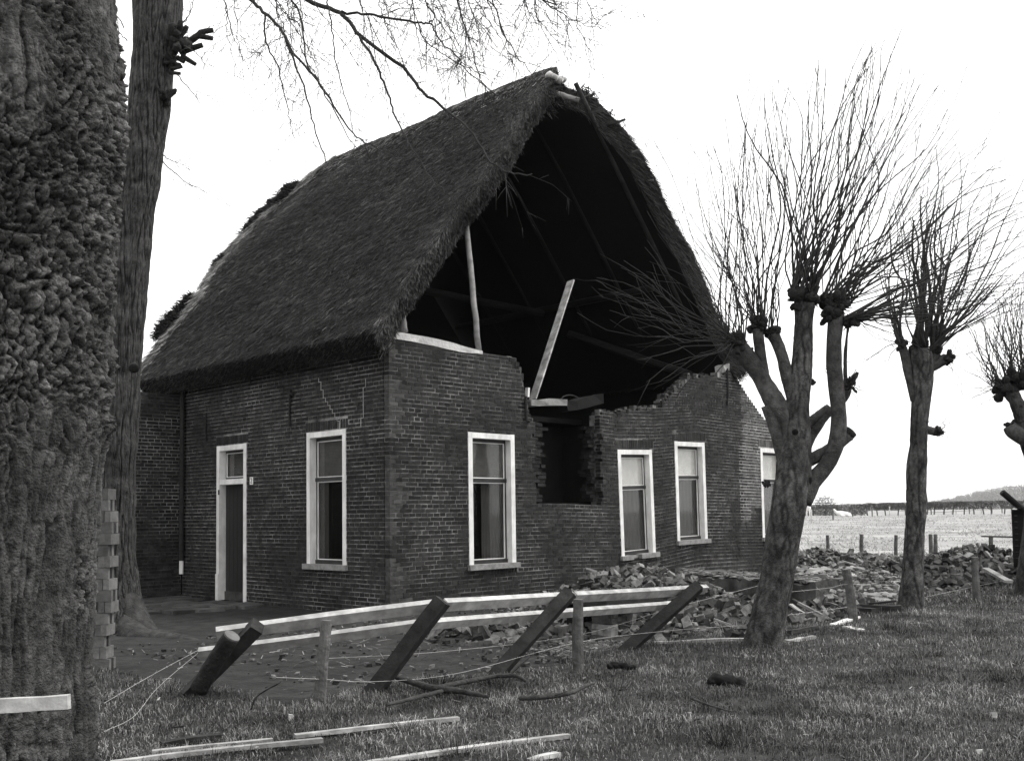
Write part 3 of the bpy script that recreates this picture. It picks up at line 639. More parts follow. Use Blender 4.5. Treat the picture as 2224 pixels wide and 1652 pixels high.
def fringe(I, n, seed, down, where):
    Uo, Vv, Zo, nu, nz, f, b, Ui, Zi = I; nt, nv = Uo.shape; r = np.random.default_rng(seed); k = r.random(n); h = r.random(n)
    if where == 'eave':
        c = r.uniform(0, nv-1.001, n).astype(int); P = np.stack([lerp(Uo[0, c], Ui[0, c], h), Vv[0, c]+r.uniform(-.05, .05, n), lerp(Zo[0, c], Zi[0, c], h)], 1)
        Dn = np.stack([np.full(n, -nz[0]), np.zeros(n), np.full(n, nu[0])], 1)*down; Dv = Dn+np.stack([np.zeros(n), r.normal(0, .22, n), -.35*r.random(n)], 1); L = r.uniform(.02, .12, n)
        P = P-Dn*.05
    else:
        s = 0 if where == 'front' else -1
        a = r.uniform(0, nt-1.001, n); ai = a.astype(int); t = a-ai
        def gr(A): return lerp(A[ai, s] if A.ndim > 1 else A[ai], A[ai+1, s] if A.ndim > 1 else A[ai+1], t)
        vv = gr(Vv); P = np.stack([lerp(gr(Uo), gr(Ui), h), vv+np.where(s == 0, .1*h+.0, -.02), lerp(gr(Zo), gr(Zi), h)], 1)
        Dn = np.stack([-nz[ai], np.zeros(n), nu[ai]], 1)*down; Dv = Dn*r.uniform(.5, 1.1, n)[:, None]+np.stack([np.zeros(n), (-1 if s == 0 else 1)*r.uniform(.1, .9, n), -.25*r.random(n)], 1); L = r.uniform(.05, .24, n)
        P = P-Dv*.03
    bv = np.clip(r.random(n)**1.8*.85+(.15 if where != 'eave' else .0), 0, 1)
    V, F = strands(P, Dv, r.normal(0, 1, (n, 3)), L, r.uniform(.005, .011, n)); return V, F, np.repeat(bv, 4)
rd.add(*fringe(IL, 16000, 21, 1., 'eave')); rd.add(*fringe(IL, 24000, 22, 1., 'front')); rd.add(*fringe(IL, 6000, 23, 1., 'back')); rd.add(*fringe(IR, 20000, 24, -1., 'front')); rd.add(*fringe(IR, 3000, 25, -1., 'eave'))
rd.done('reed_thatch', 'reed', roof, kind='stuff')
# bleached reeds along the torn rear edge and the ridge
Uo, Vv, Zo, nu, nz, f_, b_, Ui, Zi = IL; r = np.random.default_rng(71); n = 9000; ai = (59*r.random(n)**.8).astype(int); cw = np.abs(r.normal(0, 1, n)); ci = np.clip(89-(cw*1.5*(.4+n2(ai*.12, ai*0., 1., 2, 7))).astype(int), 0, 89)
Nn = np.stack([nu[ai], 0*nu[ai], nz[ai]], 1); Dn = np.stack([-nz[ai], 0*nu[ai], nu[ai]], 1); P = np.stack([Uo[ai, ci], Vv[ai, ci]+r.uniform(-.06, .06, n), Zo[ai, ci]], 1)+Dn*r.uniform(-.1, .1, n)[:, None]+Nn*r.uniform(.0, .03, n)[:, None]
V, F = strands(P, Dn+Nn*r.uniform(-.05, .3, n)[:, None]+np.array([[0, 1., 0]])*r.normal(.15, .35, n)[:, None], Nn+r.normal(0, .5, (n, 3)), r.uniform(.06, .26, n), r.uniform(.005, .012, n)); obm('bleached_reeds', V, F, 'reed_pale', roof, bv=np.repeat(r.random(n)**1.5, 4), kind='stuff')
n = 5000; ci = (89*r.random(n)).astype(int); pk = r.random(n) < .35+.65*np.exp(-((ci-6)/9.)**2)+.5*np.exp(-((ci-80)/8.)**2); ci = ci[pk]; n = len(ci); ai = np.clip(59-np.abs(r.normal(0, 2.2, n)), 40, 59).astype(int)
Nn = np.stack([nu[ai], 0*nu[ai], nz[ai]], 1); Dn = np.stack([-nz[ai], 0*nu[ai], nu[ai]], 1); P = np.stack([Uo[ai, ci], Vv[ai, ci]+r.uniform(-.06, .06, n), Zo[ai, ci]], 1)+Nn*r.uniform(0, .03, n)[:, None]
V, F = strands(P, Dn+Nn*r.uniform(-.05, .35, n)[:, None]+np.array([[0, 1., 0]])*r.normal(0, .45, n)[:, None], Nn+r.normal(0, .5, (n, 3)), r.uniform(.05, .22, n), r.uniform(.005, .011, n)); obm('ridge_reeds', V, F, 'reed_pale', roof, bv=np.repeat(r.random(n)**2.2*.8, 4), kind='stuff')
# torn clumps at the far edge, seen against the sky, and frayed reeds at the open peak
def clump(center, rad, n, seed, dirv, lmax=.5, m='reed'):
    r = np.random.default_rng(seed); P = np.array(center)+r.normal(0, 1, (n, 3))*np.array(rad); Dv = np.array(dirv)+r.normal(0, .55, (n, 3))
    return strands(P, Dv, r.normal(0, 1, (n, 3)), r.uniform(.08, lmax, n), r.uniform(.006, .02, n))+(np.repeat(r.random(n)**2*.5, 4),)
tr = MB()
for k, (path, v_, rad) in enumerate((([(618, 412), (590, 432), (560, 455), (538, 480), (522, 502)], 8.35, .11), ([(640, 395), (620, 405), (600, 425)], 7.9, .12), ([(412, 632), (398, 645), (380, 664)], 7.7, .07), ([(375, 668), (352, 695), (338, 725)], 7.3, .09), ([(480, 548), (470, 560), (462, 572)], 8.1, .05))):
    chm = MB(); P = resample([uvz(onv(x+10, y+11, v_)) for x, y in path], 26); V, F = tube_arr(P, rad*np.interp(np.linspace(0, 1, 26), [0, .15, .8, 1], [.5, 1, 1., .6]), 18, True, lambda V, N: (fbm(V*np.array([9, 9, 16]), 4, k, .7)-.45)*rad*2.2)
    chm.add(V, F)
    r = np.random.default_rng(k); n = 900; ii = r.integers(0, 26, n); d3 = r.normal(0, 1, (n, 3)); d3 /= np.linalg.norm(d3, axis=1)[:, None]; Q = P[ii]+d3*rad*.95; chm.done('torn_thatch', 'thatch', roof, smooth=False); tr.add(*(strands(Q, d3*.5+np.array([-.7, .2, -.35])+r.normal(0, .25, (n, 3)), r.normal(0, 1, (n, 3)), r.uniform(.04, .17, n), r.uniform(.008, .022, n))+(np.repeat(r.random(n)**2.5*.35, 4),)))
for (px, py, v_, rad, n, sd_) in ((1265, 203, .72, (.06, .06, .06), 260, 11), (1285, 217, .62, (.07, .06, .06), 220, 12), (1225, 200, .95, (.12, .06, .05), 220, 13), (1190, 215, .75, (.08, .06, .12), 320, 14), (1312, 262, .45, (.08, .08, .10), 300, 15), (1338, 290, .36, (.08, .08, .10), 260, 16)):
    c = uvz(onv(px, py, v_)); tr.add(*clump(c, rad, n, sd_, (.5, -.1, -.75), .15))
tr.done('torn_reeds', 'reed', roof, kind='stuff')
pl = MB()
for k, (px, py, s_) in enumerate(((1200, 168, .10), (1212, 173, .09), (1222, 172, .07), (1192, 163, .08))):
    c = uvz(onv(px, py, .72)); r = np.random.default_rng(k); V, F = tube_arr([c+(0, 0, -s_*.5), c+(.02, 0, 0), c+(.0, .02, s_*.6)], [s_*.7, s_, s_*.45], 9, disp=lambda V, N: (fbm(V*14, 2)-.5)*.05); pl.add(V, F)
pl.done('ridge_mortar', 'cement', roof, smooth=True)
# rafters (round poles) under both slopes, battens, purlins
def pole(A, B, r0, r1, name, m, parent, k=8, wob=.004):
    P = resample([A, B], 9); P[1:-1] += rng.normal(0, wob, (7, 3)); V, F = tube_arr(P, np.linspace(r0, r1, 9), k); return obm(name, V, F, m, parent, smooth=True)
for v_ in (.42, 1.6, 2.8, 4.0, 5.2):
    pole((8.45, v_, 4.12), (4.45, v_, 8.66), .055, .04, 'rafter', 'front_rafter' if v_ < 1 else 'rafter', roof)
for v_ in (.9, 2.1, 3.3, 4.5, 5.7):
    pole((.0, v_, 3.75), (4.35, v_, 8.66), .065, .045, 'rafter', 'rafter', roof)
for k in range(10):
    t_ = .06+.1*k; u_, z_ = lerp(8.5, 4.6, t_), lerp(4.22, 8.66, t_); v0 = .12 if k < 6 else (-.05 if k < 9 else .3)
    pole((u_+.05, v0, z_+.06), (u_+.05, 6.3, z_+.06), .022, .022, 'batten', 'old_wood', roof, 6, .006)
for (px, py), (qx, qy) in (((1258, 246), (1312, 240)), ((1280, 272), (1345, 265)), ((1290, 290), (1352, 282))):
    A, B = uvz(onv(px, py, .75)), uvz(onv(qx, qy, .02)); V, F = bar(A, B, .035, .05, jit=.004); obm('batten', V, F, 'old_wood', roof)
pole(uvz(onv(1200, 200, .8)), uvz(onv(1258, 218, .5)), .05, .045, 'ridge_piece', 'grey_wood', roof)
for (u_, z_) in ((1.7, 6.0), (7.05, 6.0)): pole((u_, .8, z_-.42), (u_, 6.3, z_-.42), .07, .07, 'purlin', 'rafter', roof)
pole((1.75, 3.6, 5.5), (7.0, 3.6, 5.5), .07, .07, 'tie_beam', 'dark', roof)  # near-black to sink into the painted attic shade
# posts and the leaning plank in the open gable
pole(uvz(onv(1041, 768, .12)), uvz(onv(1010, 470, .3)), .045, .04, 'gable_post', 'grey_wood', house)
pole(uvz(onv(878, 722, .1)), uvz(onv(866, 640, .1)), .055, .05, 'gable_post', 'grey_wood', house)
A, B = uvz(onv(1157, 868, .2)), uvz(onv(1240, 610, .55)); V, F = bar(A, B, .03, .15, up=(0, -1, .1), jit=.004); obm('leaning_plank', V, F, 'weathered_board', house)
V, F = bar(uvz(onv(1145, 862, .16)), uvz(onv(1146, 842, .16)), .04, .06, up=(0, -1, 0)); obm('plank_offcut', V, F, 'white', house)
# brace pole crossing low on the right of the attic
pole(uvz(onv(1235, 725, 3.)), uvz(onv(1500, 815, .6)), .08, .08, 'tie_beam', 'rafter', roof)

# ================================================================== TREES
def crack(n, w): return np.exp(-((n-.5)/w)**2)
def bark_disp(amp, furrow, sx, sz, seed, burl=None, wb=1.1):
    """plates of bark between thin fissures; burl(V): 0..1 where the bark breaks into clods"""
    def f(V, N):
        wob = (fbm(V*5, 3, seed)[:, None]-.5)*wb
        q = np.stack([V[:, 0]*sx, V[:, 1]*sx, V[:, 2]*sz], 1)*.55+wob
        d = -furrow*(.62*crack(vnoise(q, seed), .10)+.34*crack(vnoise(q*2.3, seed+5), .12)+.16*crack(vnoise(q*np.array([[1.2, 1.2, 5.]])+7, seed+6), .07))
        d += .45*furrow*(fbm(V*np.array([70, 70, 30]), 3, seed+2, .75)-.5)+amp*(fbm(V*2.2, 3, seed+9)-.5)
        if burl is not None:
            m = burl(V)
            W_ = V+np.stack([fbm(V*6, 3, seed+21)-.5, fbm(V*6+9, 3, seed+22)-.5, fbm(V*6+17, 3, seed+23)-.5], 1)*.16
            bl = 0.; am = 1.                              # cauliflower clods: round tops, sharp creases
            for o, fq in enumerate((15, 31, 62, 118)):
                bl = bl+am*np.minimum(np.abs(2*vnoise(W_*fq+o*5.3, seed+50+o)-1)*1.7, 1.)**1.05; am *= .66
            m = .10+.90*m; d = d*(1-m)+m*(-.042+.034*bl+.045*(fbm(V*4, 3, seed+4)-.5)+.03*(fbm(V*80, 3, seed+12, .8)-.5))
        return d
    return f
def bark_tube(P, R, n, k, m, name, parent, disp, face=None):
    P = resample(P, n); R = rs1(R, n); V, F = tube_arr(P, R, k, True, None)
    if face is not None:                                  # crowd the columns towards the side that faces the yard
        th = np.linspace(-PI, PI, k, endpoint=False); th = th-.72*np.sin(th)+face
        B_ = P[:, None, :]+R[:, None, None]*np.stack([np.cos(th), np.sin(th), 0*th], 1)[None]; V[:n*k] = B_.reshape(-1, 3)
    body = V[:n*k].reshape(n, k, 3); Nn = body-P[:, None]; Nn /= np.linalg.norm(Nn, axis=2)[:, :, None]
    d = disp(body.reshape(-1, 3), Nn.reshape(-1, 3)); body = body.reshape(-1, 3)+Nn.reshape(-1, 3)*d[:, None]
    V[:n*k] = body; dd = d.reshape(n, k)
    # crease shade put into the colour: hollows darkened, raised bark paler
    av = lambda q: (np.roll(dd, q, 1)+np.roll(dd, -q, 1)+np.roll(dd, q, 0)+np.roll(dd, -q, 0))/4
    loc = (dd-av(2))*1.3+(dd-av(6))*.8
    bv = np.clip(.42+loc/(np.std(loc)*4+1e-9), 0, 1).ravel(); bv = np.concatenate([bv, [.5, .5]])
    return obm(name, V, F, m, parent, smooth=True, bv=bv)
# ---- great old trunk close at the left edge
bigt = thing('old_tree', 'huge old tree trunk with knobbly burred bark filling the left edge', 'tree', (-2.62, 4.75, 0))
edge = [(225, -350), (232, -150), (240, 0), (252, 110), (250, 230), (240, 360), (230, 480), (226, 650), (222, 850), (214, 950), (202, 1020), (192, 1150), (186, 1300), (182, 1450), (190, 1560), (196, 1680), (215, 1800)]
Yb = 4.75; P = []; R = []
for (x, y) in edge[::-1]:
    q = D(x, y, Yb); rr = .78+.10*sstep(1500, 1850, y); P.append((q[0]-rr*1.0-(.02), Yb, q[2])); R.append(rr)
P = np.array(P)-np.array([-2.62, 4.75, 0])
P = np.concatenate([[P[0]+(0, 0, -.35)], P, [P[-1]+(0.02, 0, 2.2)]]); R = np.concatenate([[.98], R, [.7]])
def burl(V):
    z = V[:, 2]; n = fbm(V*np.array([1.6, 1.6, .9]), 3, 77); zone = sstep(1.2, 2.1, z)*sstep(3.8, 2.7, z)+.75*sstep(.7, 1.0, z)*sstep(1.4, 1.1, z)+.6*sstep(.55, .1, z)
    return np.clip(sstep(.44, .68, n*1.05+.18*zone+.16*(fbm(V*6, 3, 78)-.5)), 0, 1)
bark_tube(P, R, 700, 410, 'bark', 'trunk', bigt, bark_disp(.06, .034, 24, 2.6, 5, burl), face=-.9)
V, F = tube_arr([(-.1, .2, 5.3), (.5, 1.2, 7.2), (1.3, 2.6, 9.4)], [.42, .34, .24], 20); obm('limb', V, F, 'bark_mid', bigt, smooth=True)
V, F = tube_arr([(-.3, 0., 5.3), (-1.0, -.4, 7.4), (-2.0, -.3, 9.6)], [.42, .34, .24], 20); obm('limb', V, F, 'bark_mid', bigt, smooth=True)
# ---- second tree
b2 = G(262, 1372); T2Y = float(b2[1]); t2 = thing('leaning_tree', 'tall straight tree leaning right with pruned stubs, behind the brick stack', 'tree', b2)
cl = [(264, 1392, 92), (262, 1360, 68), (259, 1320, 52), (256, 1260, 43), (254, 1150, 38), (258, 1000, 37), (262, 850, 40), (270, 700, 43), (285, 520, 44), (301, 380, 46), (321, 240, 47), (334, 120, 49), (341, 20, 54), (340, -120, 60), (345, -300, 58), (352, -600, 50)]
P = np.array([D(x, y, T2Y) for x, y, w in cl])-b2; R = [w*T2Y/FPX for x, y, w in cl]
def burl2(V): return np.clip(sstep(7.35, 7.9, V[:, 2]), 0, 1)*.0
bark_tube(P, R, 520, 220, 'bark_mid', 'trunk', t2, bark_disp(.08, .02, 46, 3.2, 15, None, .6))
def px_tube(parent, name, pts, Y, org, m, n=14, k=10, dsp=None, smooth=True, ends=None):
    """pts: (x, y, width px[, dY])"""
    P = np.array([D(p[0], p[1], Y+(p[3] if len(p) > 3 else 0)) for p in pts])-org; R = [p[2]/2*Y/FPX for p in pts]
    V, F = tube_arr(resample(P, n), rs1(R, n), k, True, dsp); return obm(name, V, F, m, parent, smooth=smooth)
kd = lambda V, N: (fbm(V*9, 3, 3)-.5)*.10
for q in ([(405, 95, 16), (430, 78, 14), (438, 70, 13), (463, 66, 11)], [(430, 78, 13), (462, 84, 10)], [(402, 110, 15), (440, 98, 11)], [(395, 122, 13), (425, 140, 9)], [(385, 125, 12), (400, 135, 9)], [(372, 150, 10), (396, 145, 7)], [(368, 158, 9), (392, 160, 7)]):
    px_tube(t2, 'cut_stub', q, T2Y-.15, b2, 'bark_dark', 6, 7)
px_tube(t2, 'knot', [(290, 795, 18, -.28), (291, 800, 22, -.33)], T2Y, b2, 'bark_dark', 4, 10)
for q in ([(270, 1300, 40, -.05), (296, 1352, 40, -.12), (330, 1382, 26, -.25), (375, 1398, 14, -.4), (420, 1406, 5, -.5)], [(262, 1350, 40, -.1), (300, 1394, 36, -.4), (350, 1410, 26, -.6), (405, 1417, 14, -.8), (440, 1420, 4, -.9)], [(235, 1300, 50, .1), (205, 1370, 46, .1), (170, 1400, 24, .1)]):
    P = np.array([D(p[0], p[1], T2Y+p[3]) for p in q])-b2; P[:, 2] = np.maximum(P[:, 2], -.03); R = [p[2]*.72*T2Y/FPX for p in q]
    V, F = tube_arr(resample(P, 20), rs1(R, 20), 14, True, bark_disp(.05, .015, 14, 4, 19)); obm('root', V, F, 'bark_mid', t2, smooth=True)

def add_twigs(mb, P, r0, seed, lvl=1, dens=6., L=(.12, .45), droop=0., k=4, bvv=.5, fwd=.55):
    """side twigs along a path"""
    r = random.Random(seed); Ls = float(np.linalg.norm(np.diff(P, axis=0), axis=1).sum()); n = int(Ls*dens)
    for q in range(n):
        t = r.uniform(.12, 1); a = t*(len(P)-1); i = min(int(a), len(P)-2); c = P[i]+(P[i+1]-P[i])*(a-i); d = norm(P[i+1]-P[i])
        side = norm(np.cross(d, np.array([r.gauss(0, 1), r.gauss(0, 1), r.gauss(0, 1)]))); l = r.uniform(*L)*(1.15-.5*t)
        dd = norm(d*fwd+side*.8); p1 = c+dd*l*.5+np.array([0, 0, -droop*l*.2]); p2 = p1+norm(dd+np.array([0, 0, -droop+r.uniform(-.2, .3)]))*l*.5
        rr = max(.0024, r0*.4*(1.1-.6*t)); V, F = tube_arr([c, p1, p2], [rr, rr*.85, rr*.65], k); mb.add(V, F, bvv)
        if lvl > 1: add_twigs(mb, np.array([c, p1, p2]), rr, seed*7+q, lvl-1, dens*1.1, (l*.2, l*.5), droop, 3, bvv, fwd)
# ---- limbs of the leaning tree reaching over the yard, drooping into the top of the picture
def over(pts, w0, w1, Y0, Y1, seed, root=False, dens=3.2):
    n = len(pts); P = np.array([D(x, y, lerp(Y0, Y1, i/(n-1))) for i, (x, y) in enumerate(pts)])-b2
    if root: P = np.concatenate([[np.array([.45, -.1, 10.2]), np.array([1.2, -1.2, 10.0])], P])
    P = resample(P, max(14, 5*n)); P += rng.normal(0, .006, P.shape); rr = np.linspace(w0*.8, w1*.7, len(P))
    mb = MB(); V, F = tube_arr(P, rr, 7); mb.add(V, F); add_twigs(mb, P[len(P)//4 if root else 0:], max(w1*1.1, .0045), seed, 2, dens*2.0, (.15, .75), .55, 4)
    mb.done('branch', 'twig', t2, smooth=True)
over([(560, -95), (673, 0), (741, 29), (782, 77), (877, 149), (913, 195), (963, 233), (1022, 285), (1067, 353), (1110, 375), (1153, 380)], .034, .006, 9.2, 8.2, 1, True)
over([(741, 27), (818, 34), (909, 50), (938, 49)], .016, .011, 8.9, 8.6, 2)
over([(936, 50), (958, 91), (990, 118), (1013, 150), (1058, 190), (1100, 220), (1140, 232)], .009, .004, 8.6, 8.2, 3)
over([(909, 50), (922, 86), (977, 127), (1022, 150), (1049, 168)], .008, .003, 8.6, 8.3, 4)
over([(782, 77), (818, 145), (841, 199), (859, 254), (886, 308), (931, 380), (975, 425)], .016, .004, 8.9, 8.2, 5)
over([(480, -80), (546, 0), (576, 29), (610, 61), (637, 113), (687, 172), (732, 240), (768, 290), (809, 317), (863, 349)], .030, .005, 10, 9.2, 6, True)
over([(576, 32), (578, 91), (605, 150), (623, 226), (630, 267), (646, 313)], .013, .003, 9.9, 9.6, 7)
over([(610, 61), (646, 149), (664, 199), (678, 258), (705, 344), (709, 371), (725, 395)], .014, .004, 9.8, 9.3, 8)
over([(600, -60), (637, 0), (655, 59), (669, 145), (705, 199), (750, 290), (782, 331)], .019, .004, 9.4, 8.9, 9, True)
over([(700, -20), (714, 14), (723, 82), (737, 172), (755, 226), (764, 272), (770, 300)], .010, .003, 9.0, 8.7, 10)
over([(870, -90), (922, 0), (945, 36), (985, 90), (1013, 140)], .012, .003, 8.4, 8.0, 11, True)
over([(960, -90), (995, 0), (1013, 68), (1036, 150), (1054, 195)], .014, .003, 8.2, 7.9, 12, True)
over([(1030, -90), (1067, 0), (1090, 63), (1122, 118), (1153, 159), (1175, 190)], .013, .003, 8.0, 7.8, 13, True)
over([(1090, -80), (1135, 0), (1167, 54)], .010, .003, 8.0, 7.9, 14, True)
over([(1120, -60), (1176, 0), (1215, 25), (1259, 50), (1310, 65)], .011, .003, 8.0, 7.7, 15, True)
over([(1000, -60), (1030, 20), (1010, 90), (1000, 140)], .009, .003, 8.3, 8.0, 25, True)
over([(490, -60), (506, 0), (515, 45), (515, 86), (528, 131)], .009, .003, 10.5, 10.2, 16, True)
for k, q in enumerate(([(400, 100), (430, 120), (469, 172)], [(384, 160), (420, 205), (447, 240)], [(352, 350), (401, 394), (456, 419)], [(350, 335), (375, 350), (395, 352)], [(390, 60), (412, 30), (425, -20)], [(375, 60), (408, 40), (412, -20)], [(270, 60), (240, 10), (232, -30)], [(276, 90), (258, 60), (245, -30)])):
    over(q, .009, .003, T2Y-.3, T2Y-.5, 30+k, False, 4.)
for k, (x, y) in enumerate(((870, -60), (930, -40), (960, -70), (1040, -50), (640, -60), (560, -60), (800, -60), (1000, -60))):
    q = [(x, y)]
    for s in range(3): x += rng.uniform(5, 35); y += rng.uniform(40, 75); q.append((x, y))
    over(q, .008, .003, 8.6, 8.2, 60+k, False, 3.5)

for k in range(22):
    x, y = rng.uniform(470, 1290), rng.uniform(-90, -10); q = [(x, y)]; ln = rng.integers(3, 6)
    for s_i in range(ln): x += rng.uniform(-8, 34); y += rng.uniform(25, 62); q.append((x, y))
    over(q, .0065, .003, 8.8, 8.2, 160+k, False, 2.6)
# ---- pollards
def knuckle(parent, org, x, y, Y, w, h, seed, m='bark_dark'):
    """a fist of old cut stubs grown together"""
    s = Y/FPX; c = D(x, y, Y)-org; r = random.Random(seed); mb = MB(); n = 9+int(w/3.2)
    for k in range(n):
        d = norm(np.array([r.gauss(0, 1)*w, r.gauss(0, 1)*w, r.gauss(.25, .8)*h])); L = (.22+.30*r.random())*(w*math.hypot(d[0], d[1])+h*abs(d[2]))*s; rad = w*s*r.uniform(.09, .19)
        P = resample([c-d*L*.35, c+d*L*.5, c+d*L+np.array([0, 0, r.uniform(0, .3)*L])], 9)
        V, F = tube_arr(P, rad*np.array([.7, 1, 1.1, 1., .95, 1.05, 1.15, 1., .7]), 9, True, lambda V, N: (fbm(V*40, 3, seed+k, .7)-.5)*rad*1.1); mb.add(V, F)
    for k in range(int(w*.7)):
        d = norm(np.array([r.gauss(0, 1), r.gauss(0, 1), r.gauss(.3, .7)])); p = c+d*np.array([w, w, h])*s*.3; V, F = tube_arr([p, p+d*s*w*r.uniform(.12, .3)], [.007, .004], 4); mb.add(V, F)
    mb.done('knuckle', m, parent, smooth=True)
def shoots(mb, org, heads, seed, mbp=None):
    """heads: (x, y, Y, spread px, [(ex, ey, n, width px, jitter px)])"""
    r = random.Random(seed)
    for (x, y, Y, sp, ends) in heads:
        for (ex, ey, n, wpx, jt) in ends:
            for q in range(n+(n+1)//2):
                if q >= n: wpx_ = wpx*.55
                else: wpx_ = wpx
                s0 = D(x+r.uniform(-sp, sp)*1.25, y+r.uniform(-sp*.45, sp*.3), Y+r.uniform(-.12, .12)); e_ = D(ex+r.gauss(0, jt*(1.2 if q < n else 2.4)), ey+r.gauss(0, jt*(1 if q < n else 1.5))+(0 if q < n else r.uniform(0, 40)), Y+r.gauss(0, .6))
                L = np.linalg.norm(e_-s0); out = e_-s0; mid = s0+out*.45+np.array([out[0]*.02, 0, -.02*abs(out[0])])+np.array([r.gauss(0, .03), r.gauss(0, .03), r.gauss(0, .03)])*L
                q1 = s0+out*.2+np.array([r.gauss(0, .025), r.gauss(0, .025), r.gauss(0, .02)])*L; q2 = s0+out*.75+np.array([r.gauss(0, .03), r.gauss(0, .03), r.gauss(0, .03)])*L
                P = resample(np.array([s0, q1, mid, q2, e_])-org, 14); P[1:] += rng.normal(0, .0035, (13, 3)); w = wpx_/2*Y/FPX*r.uniform(.45, .95)
                V, F = tube_arr(P, np.maximum(w*np.linspace(1, .25, 14), .0028), 5); mb.add(V, F, r.random()); add_twigs(mb, P[4:], w*.5, r.randrange(10**6), 1, 2.4, (.12, .6), 0., 3, .5, 1.5)
for (x, y, w, h) in ((386, 90, 52, 70), (372, 135, 34, 46), (362, 212, 30, 44)): knuckle(t2, b2, x, y, T2Y-.15, w, h, int(y))
b1 = G(1657, 1402, .05); Y1 = float(b1[1]); t1 = thing('pollard_tree', 'large many-limbed pollard tree in front of the right end of the house', 'tree', b1)
wd_ = bark_disp(.05, .010, 26, 5, 33)
tk = [(1655, 1412, 96), (1658, 1390, 84), (1672, 1320, 78), (1688, 1240, 74), (1702, 1160, 74), (1713, 1090, 78), (1722, 1030, 78), (1727, 970, 70), (1731, 900, 60), (1736, 840, 50), (1742, 780, 44), (1745, 720, 42), (1747, 660, 50)]
P = np.array([D(x, y, Y1) for x, y, w in tk])-b1; bark_tube(P, [w/2*Y1/FPX for x, y, w in tk], 220, 72, 'bark_smooth', 'trunk', t1, wd_)
for q in ([(1722, 985, 46), (1706, 915, 42), (1680, 875, 42), (1650, 815, 40), (1622, 775, 42), (1600, 752, 44)],
          [(1708, 1020, 34), (1692, 960, 32), (1678, 915, 30), (1665, 880, 28)],
          [(1668, 862, 30), (1658, 810, 26), (1650, 760, 24), (1646, 715, 28)],
          [(1732, 900, 34), (1712, 830, 28), (1700, 780, 24), (1688, 745, 26), (1678, 725, 30)],
          [(1712, 905, 30), (1690, 868, 32), (1672, 840, 30), (1660, 822, 26)],
          [(1738, 1085, 56), (1765, 1045, 42), (1795, 1010, 38), (1815, 965, 37), (1821, 915, 36), (1818, 860, 34), (1812, 800, 32), (1812, 740, 32), (1816, 680, 36)],
          [(1740, 1010, 30, .1), (1780, 988, 30, .1), (1815, 968, 28, .1), (1842, 944, 30, .1)],
          [(1742, 985, 30, .18), (1762, 945, 24, .2), (1790, 905, 22, .2), (1815, 885, 20, .2), (1834, 862, 20, .2), (1840, 840, 22, .2)],
          [(1748, 925, 22, .15), (1775, 903, 20, .18), (1800, 885, 20, .2)],
          [(1838, 850, 12, .2), (1836, 800, 10, .2), (1837, 750, 9, .2), (1843, 700, 9, .15)]):
    px_tube(t1, 'limb', q, Y1, b1, 'bark_smooth', 26, 14, bark_disp(.03, .007, 26, 6, 41))
px_tube(t1, 'cut_end', [(1840, 945, 30, .1), (1849, 936, 29, .1)], Y1, b1, 'bark_dark', 3, 12)
for (x, y, w, h) in ((1600, 748, 44, 40), (1646, 706, 42, 34), (1676, 722, 38, 28), (1747, 650, 66, 56), (1816, 668, 60, 60), (1846, 700, 44, 36), (1846, 836, 24, 50), (1760, 828, 20, 18), (1752, 1060, 36, 40), (1665, 1052, 22, 16), (1800, 690, 40, 30), (1622, 772, 30, 40)): knuckle(t1, b1, x, y, Y1-.02, w, h, int(x))
px_tube(t1, 'hollow_knot', [(1727, 936, 11, -.22), (1727, 938, 14, -.25)], Y1, b1, 'soot', 3, 10)
cr = MB()
